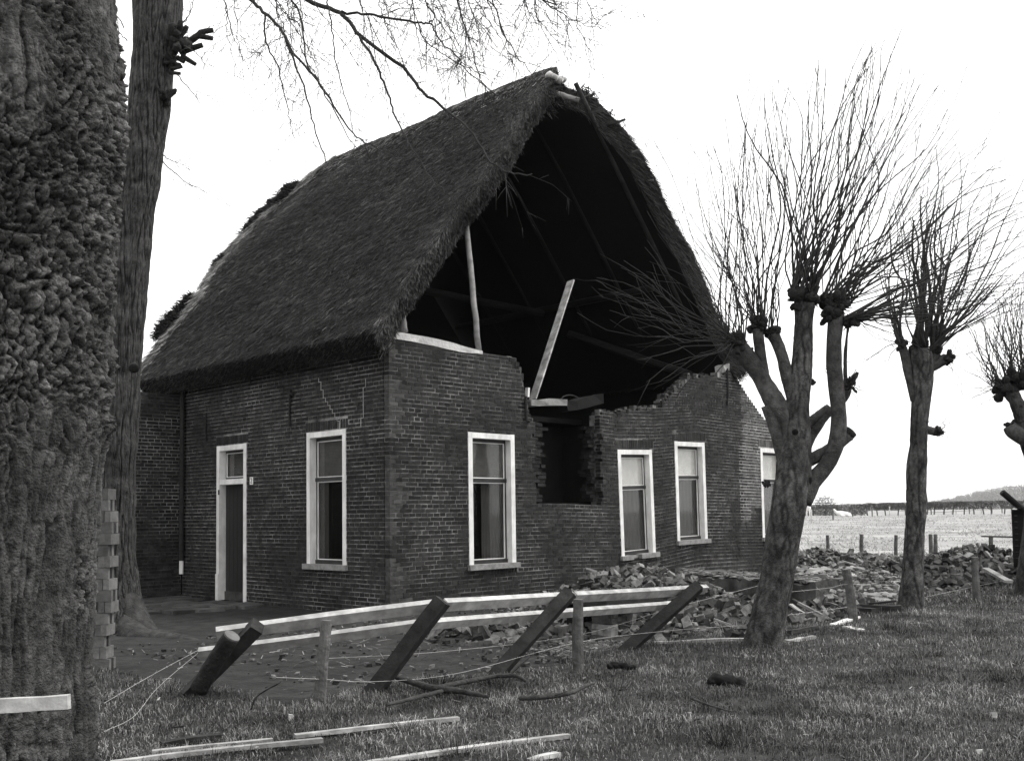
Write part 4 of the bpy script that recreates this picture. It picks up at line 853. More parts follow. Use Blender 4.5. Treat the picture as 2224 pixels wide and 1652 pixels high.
shoots(cr, b1, [(1600, 745, Y1, 16, [(1320, 590, 3, 4.5, 16), (1340, 640, 3, 4, 20), (1400, 700, 3, 4, 20), (1370, 560, 2, 4, 16), (1420, 800, 3, 4, 25), (1530, 820, 3, 3, 25), (1405, 300, 1, 4.5, 6), (1500, 400, 2, 5, 20), (1530, 330, 3, 5, 22), (1590, 330, 3, 5, 22), (1600, 470, 3, 5, 25), (1440, 450, 2, 4, 14), (1640, 250, 2, 5, 20), (1480, 560, 3, 4, 30)]),
                (1646, 700, Y1, 14, [(1560, 360, 3, 5, 25), (1600, 300, 3, 5, 25), (1650, 200, 3, 6, 25), (1560, 520, 3, 4, 25), (1690, 280, 3, 6, 22), (1500, 480, 2, 4, 20)]),
                (1676, 716, Y1, 12, [(1640, 330, 2, 5, 20), (1690, 300, 3, 6, 25), (1720, 250, 2, 6, 20)]),
                (1747, 636, Y1, 24, [(1650, 200, 2, 7, 20), (1690, 180, 2, 7, 18), (1730, 180, 3, 5.8, 20), (1790, 150, 3, 5.8, 20), (1850, 150, 4, 6.5, 22), (1900, 110, 4, 6.5, 25), (1940, 100, 4, 6.5, 25), (1830, 270, 3, 6, 30), (1980, 200, 4, 5.8, 30), (2010, 250, 3, 7, 25), (1780, 350, 3, 5, 30)]),
                (1820, 655, Y1, 26, [(1870, 110, 3, 5.8, 22), (1945, 130, 3, 6.5, 25), (1990, 180, 4, 6.5, 28), (2040, 280, 4, 5.8, 28), (2090, 260, 4, 5.8, 30), (2150, 310, 4, 5.8, 28), (2180, 360, 3, 7, 25), (2200, 430, 3, 7, 25), (2110, 420, 4, 6, 35), (1900, 350, 3, 6, 30)]),
                (1850, 692, Y1, 14, [(2224, 480, 4, 6, 25), (2230, 540, 3, 6, 22), (2220, 610, 3, 5.5, 22), (2150, 560, 4, 5, 30), (2100, 640, 4, 5, 24), (2000, 600, 3, 5, 30), (1960, 740, 3, 4, 20), (2240, 660, 2, 5, 20), (2070, 700, 2, 4, 15)]),
                (1846, 840, Y1+.2, 6, [(1862, 800, 2, 3, 4), (1866, 850, 2, 3, 4), (1790, 800, 1, 3, 6)])], 5)
cr.done('crown', 'twig', t1, smooth=True)
bb = G(1978, 1322, .06); Yq = float(bb[1]); tB = thing('pollard_tree', 'slender single-trunked pollard tree standing alone before the rubble', 'tree', bb)
tk = [(1976, 1334, 66), (1978, 1312, 52), (1982, 1260, 46), (1986, 1180, 42), (1990, 1100, 40), (1991, 1085, 44), (1990, 1060, 40), (1994, 980, 38), (1996, 920, 40), (1999, 860, 42), (2002, 810, 50), (1998, 775, 56), (1996, 760, 50)]
P = np.array([D(x, y, Yq) for x, y, w in tk])-bb; bark_tube(P, [w/2*Yq/FPX for x, y, w in tk], 200, 64, 'bark_smooth', 'trunk', tB, bark_disp(.05, .012, 22, 4, 53))
for q in ([(1985, 870, 18), (1972, 810, 20), (1968, 780, 22), (1955, 740, 16)], [(2010, 800, 28), (2035, 790, 24), (2055, 778, 26)], [(2015, 790, 26), (2030, 770, 26), (2034, 752, 20)], [(2005, 930, 22), (2025, 936, 20), (2042, 938, 22)]): px_tube(tB, 'limb', q, Yq, bb, 'bark_smooth', 14, 12, bark_disp(.03, .007, 26, 6, 57))
for (x, y, w, h) in ((1960, 748, 26, 30), (1998, 758, 46, 26), (2058, 782, 30, 26), (2030, 765, 32, 26), (2006, 918, 26, 24), (2040, 938, 24, 20)): knuckle(tB, bb, x, y, Yq-.03, w, h, int(x)+3)
cr = MB()
shoots(cr, bb, [(1958, 745, Yq, 6, [(1935, 520, 2, 13, 8), (1945, 430, 1, 9, 8), (1925, 600, 2, 7, 10), (1900, 560, 2, 5, 12), (1850, 800, 2, 3, 10)]),
                (1998, 750, Yq, 12, [(1985, 470, 2, 14, 8), (2010, 430, 2, 12, 10), (2025, 480, 2, 10, 10), (1960, 480, 2, 9, 12), (1990, 560, 2, 7, 12), (2050, 400, 2, 8, 12), (2040, 335, 2, 7, 12), (1960, 385, 2, 6, 12)]),
                (2030, 758, Yq, 8, [(2055, 480, 2, 13, 8), (2080, 440, 2, 9, 10), (2120, 520, 2, 7, 14), (2170, 600, 2, 11, 10), (2226, 560, 2, 8, 14), (2235, 620, 2, 6, 14), (2150, 480, 2, 6, 14), (2090, 560, 2, 6, 14), (2095, 330, 2, 8, 12), (2150, 365, 2, 7, 14), (2200, 410, 2, 7, 14), (2225, 470, 2, 6, 14)]),
                (2058, 780, Yq, 4, [(2120, 760, 1, 3, 6), (2080, 740, 2, 3, 6), (2100, 840, 1, 3, 6)]), (2042, 936, Yq, 4, [(2055, 905, 2, 3, 4), (2064, 935, 2, 3, 4)])], 8)
cr.done('crown', 'twig', tB, smooth=True)
bc = G(2238, 1292, .06); Yr = float(bc[1]); tC = thing('pollard_tree', 'third pollard tree, bowed trunk and bushy head cut by the right edge', 'tree', bc)
tk = [(2238, 1304, 74), (2238, 1285, 62), (2246, 1200, 56), (2256, 1100, 54), (2254, 1010, 54), (2240, 950, 52), (2222, 905, 40), (2205, 870, 32), (2192, 848, 34)]
P = np.array([D(x, y, Yr) for x, y, w in tk])-bc; bark_tube(P, [w/2*Yr/FPX for x, y, w in tk], 160, 60, 'bark_smooth', 'trunk', tC, bark_disp(.05, .012, 22, 4, 63))
px_tube(tC, 'limb', [(2244, 960, 44), (2250, 910, 36), (2252, 850, 40)], Yr, bc, 'bark_smooth', 12, 12); px_tube(tC, 'limb', [(2236, 955, 40), (2214, 945, 34), (2200, 935, 34), (2192, 925, 28)], Yr-.05, bc, 'bark_smooth', 12, 12)
for (x, y, w, h) in ((2180, 845, 50, 40), (2215, 835, 60, 40), (2252, 835, 60, 50), (2198, 930, 26, 36)): knuckle(tC, bc, x, y, Yr, w, h, int(x)+9)
cr = MB(); shoots(cr, bc, [(2175, 840, Yr, 18, [(2095, 740, 4, 4, 14), (2105, 690, 4, 4, 14), (2135, 670, 5, 4, 14), (2115, 850, 5, 3, 10), (2120, 800, 5, 3, 14), (2160, 650, 5, 4, 16)]), (2215, 825, Yr, 26, [(2180, 640, 7, 4, 16), (2205, 620, 7, 4, 16), (2225, 600, 6, 4, 16), (2150, 720, 6, 3, 14), (2195, 700, 7, 3, 16)]), (2255, 820, Yr, 26, [(2250, 600, 7, 4, 18), (2290, 640, 7, 4, 18), (2330, 720, 6, 4, 18)])], 9)
cr.done('crown', 'twig', tC, smooth=True)

# ================================================================== LEANING TIMBER BARRIER
bar_t = thing('timber_barrier', 'pushed-over timber rail barrier with pale rails on four slanting dark posts', 'barrier', hs(-2.8, -4.5, 0))
bo = hs(-2.8, -4.5, 0)
posts = [((385, 1532), (556, 1362), -4.25), ((790, 1528), (958, 1308), -4.98), ((1062, 1482), (1236, 1288), -4.98), ((1338, 1430), (1515, 1274), -4.98)]
LEAN = norm(-VD*.62+np.array([0, 0, .78]))             # the barrier has been pushed over towards the camera
for (bx_, by_), (tx, ty), v_ in posts:
    A = G(bx_, by_, -.03); B = onv(tx, ty, v_); d = norm(B-A); A = A-d*.08
    V, F = bar(A-bo, B+d*.02-bo, .105, .10, up=LEAN, jit=.004); obm('post', V, F, 'beam', bar_t)
def rail(a, b, hgt=.09, thk=.046, m='rail_wood'):
    A, B = onv(*a), onv(*b); V, F = bar(A-bo, B-bo, thk, hgt, up=LEAN, jit=.002, bow=random.uniform(-.008, .008)); obm('rail', V, F, m, bar_t)
rail((470, 1376, -4.02), (960, 1313, -4.88)); rail((963, 1313, -4.87), (1242, 1296, -4.87)); rail((1245, 1296, -4.86), (1532, 1279, -4.84))
rail((432, 1418, -3.70), (905, 1357, -4.70), .075, .044); rail((908, 1357, -4.69), (1490, 1311, -4.66), .075, .044)
# ---- old round posts
def round_post(name, label, base, top, w, m='post', grp=None, cutm='cut', k=12):
    """base on ground pixel, top pixel at the same distance"""
    A = G(*base); Y = A[1]; B = D(top[0], top[1], Y+(top[2] if len(top) > 2 else 0)); r = w/2*Y/FPX
    t = thing(name, label, 'post', A, group=grp); P = resample([np.array([0, 0, -.15]), (B-A)*.5+rng.normal(0, .01, 3), B-A], 12)
    V, F = tube_arr(P, r*np.linspace(1.1, .95, 12), k, True, lambda V, N: (fbm(V*np.array([30, 30, 6]), 3, int(base[0]))-.5)*r*.35); obm('shaft', V, F, m, t, smooth=False)
    d = norm(P[-1]-P[-2]); V, F = tube_arr([P[-1]+d*.001, P[-1]+d*.006], [r*.9, r*.88], k); obm('cut_top', V, F, cutm, t)
    return t
round_post('fence_post', 'old round post with peeling bark leaning under the lower rail', (686, 1541), (709, 1348), 25)
round_post('fence_post', 'dark round post between the two right slanting beams', (1258, 1470), (1256, 1302), 23)
round_post('fence_post', 'forked leaning post right of the large pollard trunk', (1856, 1356), (1838, 1236), 20)
round_post('fence_post', 'upright post standing before the right-hand rubble heap', (2124, 1312), (2117, 1210), 15)
lg = G(428, 1512, 0); L0, L1 = onv(432, 1496, -4.16), onv(503, 1382, -4.42)
log = thing('log', 'short thick log with sawn end leaning on the leftmost slanting post', 'log', lg)
V, F = tube_arr(resample([L0-lg, (L0+L1)/2-lg+np.array([.0, 0, .01]), L1-lg], 14), np.linspace(.062, .06, 14), 16, True, lambda V, N: (fbm(V*18, 3, 2)-.5)*.02); obm('bark', V, F, 'bark_dark', log, smooth=True)
d = norm(L1-L0); V, F = tube_arr([L1-lg+d*.001, L1-lg+d*.012], [.057, .055], 16); obm('sawn_end', V, F, 'cut', log)

# ================================================================== BOARDS AND BRANCHES ON THE GRASS
def board(label, a, b, w, h=.022, m='weathered_board', z=.05, up=(0, 0, 1), cat='board'):
    A, B = G(a[0], a[1], z), G(b[0], b[1], z); c = (A+B)/2; c[2] = 0
    V, F = bar(A-c, B-c, w, h, up=up, jit=.002, bow=random.uniform(0, .01)); return tag(obm('board', V, F, m, None, loc=c), label, cat)
board('long pale board on the grass, its right end lying highest of the three', (640, 1598), (996, 1559), .045, .022, 'weathered_board', .075)
board('short pale board lying left of the highest long board', (330, 1632), (592, 1606), .04, .02, 'weathered_board', .068)
board('long pale board reaching the bottom edge near the great trunk', (240, 1656), (700, 1606), .045, .022, 'weathered_board', .07)
board('pale board at the bottom centre of the lawn', (770, 1660), (1235, 1596), .045, .022, 'weathered_board', .07)
board('tiny board end peeping from the grass at the bottom edge', (1150, 1652), (1212, 1637), .045, .022, 'weathered_board', .07)
board('dark rotten strip of wood behind the short pale board', (350, 1616), (480, 1598), .05, .03, 'beam', .06)
a_, b_ = D(-70, 1536, 3.92), D(150, 1523, 3.92); c = (a_+b_)/2
V, F = bar(a_-c, b_-c, .028, .052, jit=.002); nb = tag(obm('plank', V, F, 'weathered_board', None, loc=c), 'pale plank end fixed across the great trunk at lower left', 'plank')
def fallen(label, paths, seed, m='bark_mid', name='fallen_branch'):
    o = G(*paths[0][0][:2]); o[2] = 0; t = thing(name, label, 'branch', o)
    for k, pth in enumerate(paths):
        P = np.array([G(x, y, z+.045) for x, y, z, w in pth])-o; R = [w/2*1.15*(G(x, y)[1])/FPX for x, y, z, w in pth]; n = 5*len(pth)
        P = resample(P, n); V, F = tube_arr(P, rs1(R, n), 8, True, lambda V, N: (fbm(V*25, 2, seed)-.5)*.01); mb = MB(); mb.add(V, F); add_twigs(mb, P, min(R)*1.2, seed+k, 1, 2.5, (.05, .22), .1, 4); mb.done('stick' if k else 'stem', m, t, smooth=True)
fallen('forked dead branch lying under the middle of the barrier', [[(860, 1470, .1, 7), (905, 1484, .06, 11), (950, 1495, .05, 13), (1000, 1500, .05, 11), (1060, 1512, .05, 6)], [(940, 1494, .06, 9), (1010, 1480, .07, 9), (1075, 1468, .08, 8), (1120, 1467, .1, 7), (1142, 1478, .06, 5)], [(840, 1530, .05, 6), (900, 1515, .05, 8), (960, 1500, .05, 8)], [(1100, 1470, .06, 5), (1150, 1425, .2, 3)]], 3)
fallen('curved bare stick on the grass right of the forked branch', [[(1128, 1516, .06, 8), (1180, 1512, .06, 9), (1240, 1503, .06, 8), (1270, 1490, .07, 6), (1292, 1482, .08, 4)]], 4)
fallen('thin broken twig on the right-hand lawn', [[(1500, 1515, .05, 4), (1540, 1530, .05, 4), (1590, 1545, .05, 3)]], 5)
fallen('spindly twig standing up between the first two slanting posts', [[(545, 1540, .03, 4), (560, 1510, .12, 3), (610, 1480, .22, 2)]], 6)
# dark clod of earth and small scraps on the lawn
def clod(label, x, y, w, h, m='soot', cat='clod', name='earth_clod', z=.04, seed=1):
    c = G(x, y, z+.05); s = c[1]/FPX; V, F = tube_arr(resample([(-w*s/2, 0, 0), (-w*s*.25, .02, .01), (w*s*.2, 0, .0), (w*s/2, .0, -.01)], 20), rs1([.01, h*s*.5, h*s*.45, .01], 20), 22, True, lambda V, N: (fbm(V*30+seed, 4, seed, .75)-.4)*h*s*1.1); return tag(obm(name, V, F, m, None, smooth=True, loc=c), label, cat)
clod('black clod of burnt earth lying on the right-hand lawn', 1578, 1480, 80, 22)
clod('flat dark clod just right of the last slanting post foot', 1350, 1447, 60, 12, seed=5)
def scrap(label, x, y, w): 
    c = G(x, y, .06); s = c[1]/FPX*w; V = boxv((-s/2, -s*.3, -.01), (s/2, s*.3, .025))+rng.uniform(-.008, .008, (8, 3)); return tag(obm('brick_scrap', V, BF, 'cement', None, loc=c, rot=(.2, .1, rng.uniform(0, 3))), label, 'rubble')
scrap('small white scrap on the grass below the leaning round post', 630, 1560, 16); scrap('tiny white scrap on the right-hand lawn', 1865, 1542, 8); scrap('pale scrap near the bottom right corner', 2128, 1640, 9); scrap('pale chip beside the right edge of the lawn', 2160, 1556, 10)

# ================================================================== STACK OF CLEANED BRICKS
so_ = G(205, 1456); so_[2] = 0.; stk = thing('brick_stack', 'tall neat stack of cleaned bricks between the two left trunks', 'brick stack', (so_[0], so_[1], 0), .05)
mS = mesh_from('brick', boxv((-.105, -.026, .002), (.105, .026, .099)), BF, 'clean_brick'); s_ = FPX/so_[1]; xr = (237-205)/s_
for ly in range(16):
    ox = random.uniform(-.028, .012)+(-.03 if ly in (2, 3, 4, 15) else 0)
    zz = ly*.101
    if ly % 2 == 0:
        for c in range(3 if ly < 15 else 2):
            for d_ in range(2): ob('brick', mS, stk, (xr-.105-c*.214+ox, .03+d_*.11+random.uniform(-.006, .006), zz), (0, 0, random.uniform(-.02, .02)))
    else:
        for c in range(11):
            if c in (2, 3, 6) and ly % 4 == 1: continue
            ob('brick', mS, stk, (xr-.03-c*.058+ox+random.uniform(-.004, .004), .105, zz), (0, 0, PI/2+random.uniform(-.03, .03)))

# ================================================================== PAVING BY THE DOOR
pav = bpy.data.objects.new('door_paving', None); COL.objects.link(pav); pav.location = [float(a) for a in HC]; pav.rotation_euler = (0, 0, YAW); pav['kind'] = 'structure'
cache = []
for k in range(6):
    w, l = .28+.03*k, .40+.03*(k % 3); V = boxv((-w/2, -l/2, -.05), (w/2, l/2, 0)); V[4:] *= np.array([.97, .97, 1]); V += rng.uniform(-.008, .008, V.shape); cache.append((mesh_from('slab', V, BF, 'paving'), w, l))
u_ = -.2
for row in range(6):
    v_ = 2.55+.35*random.random()+(row > 3)*.5
    while v_ < 5.45:
        me, w, l = random.choice(cache); 
        if random.random() > .06: ob('slab', me, pav, (u_-.16+random.uniform(-.01, .01), v_+l/2, .045+random.uniform(-.012, .012)), (random.uniform(-.03, .03), random.uniform(-.03, .03), random.uniform(-.04, .04)))
        v_ += l+random.uniform(.008, .03)
    u_ -= .36

# ================================================================== RUBBLE
def heap_h(u, v, G_):
    h = np.zeros_like(np.asarray(u, float))
    for (cu, cv, hh, ru, rv) in G_: h = np.maximum(h, hh*np.exp(-((u-cu)/ru)**2-((v-cv)/rv)**2))
    return h
def brick_variants(m, n=7):
    out = []
    for k in range(n):
        L = random.choice([.21, .21, .2, .13, .1, .16]); V = boxv((-L/2, -.05, -.027), (L/2, .05, .027))+rng.uniform(-.009, .009, (8, 3)); out.append(mesh_from('brick', V, BF, m))
    return out
BV = brick_variants('rubble')
def heap(name, label, gs, ubox, vbox, n_obj, n_mass, seed, white=.12, res=60):
    r = random.Random(seed); c = hs((ubox[0]+ubox[1])/2, (vbox[0]+vbox[1])/2, 0); t = thing(name, label, 'rubble', c, YAW); cu, cv = (ubox[0]+ubox[1])/2, (vbox[0]+vbox[1])/2
    us, vs = np.linspace(*ubox, res), np.linspace(*vbox, res); UU, VV = np.meshgrid(us, vs); u, v = UU.ravel(), VV.ravel(); h = heap_h(u, v, gs); z = np.where(h > .03, h*.85+(n2(u, v, 5, 3, seed)-.5)*.12*np.minimum(h*6, 1), -.1)
    i = np.arange(res-1)[:, None]*res; j = np.arange(res-1)[None]; F = np.stack([i+j, i+j+1, i+res+j+1, i+res+j], -1).reshape(-1, 4); obm('rubble_bed', np.stack([u-cu, v-cv, z], 1), F, 'rubble_bed', t, smooth=True)
    mb = MB(); got = 0; pts = []
    while len(pts) < n_obj+n_mass:
        a, b = r.uniform(*ubox), r.uniform(*vbox); hh = float(heap_h(a, b, gs))
        if hh < .035 or r.random() > .25+hh*2.2: continue
        pts.append((a, b, hh))
    pts.sort(key=lambda p: np.linalg.norm(hs(p[0], p[1], p[2])-OC))
    for k, (a, b, hh) in enumerate(pts):
        z = hh*.9+r.uniform(-.03, .07); e = (r.gauss(0, .55), r.gauss(0, .55), r.uniform(0, PI))
        if k < n_obj: ob('brick', BV[r.randrange(len(BV))], t, (a-cu, b-cv, z), e)
        else:
            L = r.choice([.21, .2, .12, .08]); V = boxv((-L/2, -.05, -.027), (L/2, .05, .027))*r.uniform(.8, 1.1); M3 = np.array(Matrix.Rotation(e[2], 3, 'Z') @ Matrix.Rotation(e[0], 3, 'X') @ Matrix.Rotation(e[1], 3, 'Y'))
            mb.add(V @ M3.T+np.array([a-cu, b-cv, z]), BFA, 1. if r.random() < white else r.random()**1.6)
    for k in range(18):
        a, b, hh = r.choice(pts); az = r.uniform(0, PI); L = r.uniform(.25, .8); d_ = np.array([math.cos(az), math.sin(az), r.uniform(-.25, .45)])*L/2; p_ = np.array([a-cu, b-cv, hh*.9+.05]); V, F = bar(p_-d_, p_+d_, r.uniform(.025, .06), r.uniform(.012, .03), jit=.003); obm('lath', V, F, r.choice(['beam', 'weathered_board', 'grey_wood', 'beam']), t)
    # small crumbs
    for k in range(n_mass*3):
        a, b, hh = r.choice(pts); s = r.uniform(.008, .035); V = boxv((-s, -s*.8, -s*.5), (s, s*.8, s*.5))+rng.uniform(-s*.3, s*.3, (8, 3)); a2, b2 = a+r.gauss(0, .15), b+r.gauss(0, .15)
        mb.add(V+np.array([a2-cu, b2-cv, max(.01, float(heap_h(a2, b2, gs))*.9+r.uniform(0, .04))]), BFA, r.random())
    mb.done('brick_debris', 'rubble_s', t, kind='stuff'); return t
H1 = [(4.3, -.65, .42, 1.3, .6), (2.9, -1.9, .60, 1.25, .95), (1.7, -3.0, .52, .95, .75), (.75, -3.9, .24, .7, .4), (-.7, -2.55, .15, .6, .35), (.6, -2.9, .14, 1.6, .6), (.3, -4.35, .07, .6, .2)]
heap('rubble_heap', 'heap of broken bricks against the front wall behind the barrier', H1, (-1.7, 5.6), (-4.7, -.15), 285, 900, 4)
H2 = [(9.2, -3.4, .50, 1.3, .9), (10.6, -2.2, .42, 1.5, .8), (12., -.6, .40, 1.6, .8), (13.2, .9, .42, 1.6, .8), (11.6, -3.4, .60, 1.4, 1.0), (13.2, -2.6, .50, 1.6, 1.), (7.6, -4.25, .16, .7, .4)]
heap('rubble_heap', 'long rubble heap at the edge of the field beyond the slender pollard', H2, (6.6, 15), (-4.9, 2.2), 290, 1100, 6, white=.25, res=70)
H3 = [(4.15, -4.25, .2, .5, .25), (2.5, -4.7, .05, 1.2, .35), (3.4, -4.55, .05, .8, .35), (.6, -4.95, .06, .4, .15)]
heap('brick_scatter', 'thin scatter of bricks and lath at the foot of the large pollard', H3, (-.2, 4.9), (-5.3, -3.9), 70, 160, 8, res=40)
# pale sand mound
us, vs = np.linspace(4.6, 11.5, 150), np.linspace(-5.2, .5, 130); UU, VV = np.meshgrid(us, vs); u, v = UU.ravel(), VV.ravel(); gs = [(7.3, -2.9, .36, 1.3, .9), (8.6, -1.8, .26, 1.3, .9), (5.8, -3.9, .13, .9, .6), (9.4, -3.0, .1, 1.5, 1.)]
h = heap_h(u, v, gs); z = np.where(h > .02, h+(n2(u, v, 3.5, 4, 9)-.5)*.2*np.minimum(1, h*6)+(n2(u, v, 11, 3, 19)-.5)*.10*np.minimum(1, h*6), -.15); i = np.arange(129)[:, None]*150; j = np.arange(149)[None]; F = np.stack([i+j, i+j+1, i+150+j+1, i+150+j], -1).reshape(-1, 4)
c = hs(7.5, -2.5, 0); tag(obm('sand_mound', np.stack([u-7.5, v+2.5, z], 1), F, 'sand', None, smooth=True, loc=c, rot=(0, 0, YAW)), 'pale mound of sand and mortar between the two pollard trunks', 'mound')
# low broken masonry block beside the house
c = hs(4.5, -2.6, 0); blk = thing('masonry_block', 'low crumbling concrete block running out from the front wall behind the pollard', 'block', c, YAW)
n_ = 40; V = []; 
for a in range(n_+1):
    t_ = a/n_; vv = lerp(-.6, -4.0, t_); ul = lerp(4.75, 3.95, t_)
    for b in range(4):
        uu, zz = [(ul, -.1), (ul+.02, .36), (ul+1.05, .38), (ul+1.08, -.1)][b]; V.append((uu-4.5+random.uniform(-.02, .02), vv+2.6, zz+(random.uniform(-.05, .03) if b in (1, 2) else 0)))
F = [(a*4+b, a*4+b+1, a*4+5+b, a*4+4+b) for a in range(n_) for b in range(3)]+[(0, 3, 2, 1), (n_*4, n_*4+1, n_*4+2, n_*4+3)]
obm('block_body', V, F, 'concrete', blk); cap = MB()
for k in range(420):
    t_ = random.random(); a = lerp(4.75, 3.95, t_)+random.uniform(.03, 1.0)-4.5; b = lerp(-.6, -3.95, t_)+2.6; s = random.uniform(.02, .09); V = boxv((-s, -s*.7, 0), (s, s*.7, .02))+rng.uniform(-.012, .012, (8, 3)); cap.add(V+np.array([a, b, .355+random.uniform(0, .02)]), BFA, random.random()*.5+.3)
cap.done('mortar_crust', 'rubble_s', blk, kind='stuff')
# small brick chamber opening in the heap
c = hs(.9, -3.75, 0); pit = thing('cellar_opening', 'dark square opening with a brick pier in the front of the heap', 'opening', c, YAW)
A = uvz(onv(1338, 1390, -3.95)); B = uvz(onv(1452, 1390, -3.95)); zt = .36; ua, ub = A[0]-.9, B[0]-.9
pm = MB(); pm.box((ua-.02, -.1, zt), (ub+.1, .6, zt+.06)); pm.done('lintel_slab', 'beam', pit)
pm = MB(); pm.box((ua+.1, .5, -.05), (ub+.05, .56, zt)); pm.box((ua+.1, -.15, -.02), (ub, .5, .012)); pm.box((ub+.04, -.12, -.05), (ub+.1, .5, zt)); pm.done('black_recess', 'soot', pit)  # shade of the opening painted as near-black inner faces
for k in range(6): 
    V = boxv((ua-.03, -.16, .0), (ua+.085, .1, .054))+rng.uniform(-.006, .006, (8, 3)); obm('pier_brick', V, BF, 'rubble', pit, loc=(random.uniform(-.01, .01), 0, k*.06))
# beams and laths in the yard
def timber(label, a, b, w, h, m='beam', z=.05, name='beam', cat='beam'):
    A, B = G(a[0], a[1], z), G(b[0], b[1], z); c = (A+B)/2; c[2] = 0; V, F = bar(A-c, B-c, w, h, jit=.006); return tag(obm(name, V, F, m, None, loc=c), label, cat)
timber('dark charred beam lying at the foot of the slender pollard, near side', (1812, 1324), (1900, 1332), .12, .12)
timber('dark charred beam touching the slender pollard trunk', (1868, 1322), (1958, 1324), .12, .11, z=.08)
timber('pale split board beside the forked leaning post', (1808, 1358), (1862, 1340), .08, .03, 'pale_wood', .06, 'board', 'board')
timber('pale short board in front of the forked leaning post', (1838, 1364), (1870, 1371), .09, .05, 'pale_wood', .06, 'board', 'board')
timber('dark plank lying right of the large pollard foot', (1715, 1372), (1775, 1362), .06, .04, 'old_wood', .08, 'board', 'board')
timber('pale lath lying below the dark plank by the large pollard', (1708, 1392), (1768, 1383), .05, .03, 'weathered_board', .07, 'board', 'board')
timber('long lath edging the heap left of the large pollard', (1420, 1397), (1625, 1390), .05, .05, 'weathered_board', .06, 'board', 'board')
timber('dark plank tilted on the right-hand rubble heap', (2140, 1235), (2190, 1262), .1, .04, 'grey_wood', .35, 'board', 'board')
timber('weathered door board behind the large pollard trunk', (1745, 1240), (1800, 1252), .3, .05, 'grey_wood', .15, 'board', 'board')
# yard litter: chips, straw, gravel
r = np.random.default_rng(77); n = 4200; u = r.uniform(-4.2, 9, n); v = -4.4+4.2*r.random(n)**.8; dens = n2(u, v, 1.1, 3, 13); k = r.random(n) < sstep(.42, .6, dens)*.8+.08; u, v = u[k], v[k]; n = len(u)
P = HC+u[:, None]*UD+v[:, None]*VD; P[:, 2] = .012; az = r.uniform(0, 2*PI, n); Dv = np.stack([np.cos(az), np.sin(az), r.uniform(-.05, .3, n)], 1); V, F = strands(P, Dv, np.tile([0, 0, 1.], (n, 1))+r.normal(0, .3, (n, 3)), r.uniform(.02, .14, n), r.uniform(.004, .012, n)); obm('straw_litter', V, F, 'grass', None, bv=np.repeat(r.random(n)**2.5*.7, 4), kind='stuff')
r = np.random.default_rng(78); n = 1300; x, y = r.uniform(-4.5, 9, n), 4.8+9*r.random(n)**1.2; k = lawn_mask(x, y) > .4; x, y = x[k], y[k]; n = len(x); P = np.stack([x, y, ground_z(x, y)+r.uniform(.015, .05, n)], 1); az = r.uniform(0, 2*PI, n)
V, F = strands(P, np.stack([np.cos(az), np.sin(az), r.uniform(-.1, .4, n)], 1), r.normal(0, .5, (n, 3))+np.array([0, 0, 1.]), r.uniform(.015, .09, n)*r.random(n), r.uniform(.004, .018, n)); obm('dead_leaf_litter', V, F, 'grass', None, bv=np.repeat(r.choice([.02, .05, .3, .6], n), 4), kind='stuff')
gvl = MB()
for k in range(2600):
    if k < 1300: a, b = random.gauss(-.55, .5), random.gauss(-4.1, .25)
    else: a, b = random.uniform(-3.9, 8), random.uniform(-4.4, -.1)
    s = random.uniform(.008, .024); p = hs(a, b, .012); V = boxv((-s, -s, -s*.6), (s, s, s*.6))+rng.uniform(-s*.4, s*.4, (8, 3)); gvl.add(V+p, BFA, random.random()*.7)
for k in range(1400):
    a, b = random.gauss(7.2, 1.3), random.gauss(-3.2, .8); s = random.uniform(.012, .04); hz_ = float(heap_h(a, b, gs)); V = boxv((-s, -s, -s*.6), (s, s, s*.6))+rng.uniform(-s*.4, s*.4, (8, 3)); gvl.add(V+hs(a, b, hz_+.01), BFA, random.random()**.7)
gvl.done('gravel', 'rubble_s', kind='stuff')

# ================================================================== WIRES
def wire(label, pts, r=.0015, m='wire'):
    P = np.array([onv(x, y, v) for x, y, v in pts]); c = P[0].copy(); n = 8*len(pts); P = resample(P-c, n); mb = MB(); V, F = tube_arr(P, np.full(n, r), 4); mb.add(V, F)
    for k in range(2, n-2, 3): 
        q = P[k]; d = rng.normal(0, .02, 3); V, F = tube_arr([q-d, q+d], [.0014, .0014], 3); mb.add(V, F)
    return tag(mb.done('wire', m, None, loc=c), label, 'wire')
wire('pale wire running down from the left end of the rails', [(436, 1408, -3.55), (330, 1465, -3.9), (226, 1526, -4.3)])
wire('slack wire curling down to the grass left of the barrier', [(436, 1412, -3.56), (345, 1490, -4.0), (290, 1555, -4.4), (225, 1588, -4.6)])
wire('sagging barbed wire between the leaning round post and the large pollard', [(600, 1470, -4.6), (700, 1474, -4.68), (820, 1479, -4.75), (1000, 1460, -4.75), (1250, 1395, -4.85), (1440, 1370, -4.9), (1600, 1358, -4.95)])
wire('faint wire behind the slanting posts above the sagging one', [(690, 1430, -4.5), (960, 1414, -4.5), (1256, 1378, -4.6), (1460, 1320, -4.7), (1660, 1268, -4.9)])
wire('lower wire from the large pollard to the forked post', [(1700, 1336, -5.0), (1780, 1326, -5.05), (1850, 1316, -5.08)])
wire('upper wire from the large pollard to the slender pollard', [(1640, 1290, -5.3), (1700, 1286, -5.05), (1800, 1276, -5.1), (1848, 1268, -5.08), (1980, 1272, -5.0)])
wire('wire strung from the slender pollard to the right edge', [(1990, 1300, -5.), (2122, 1272, -5.2), (2230, 1250, -5.4)])
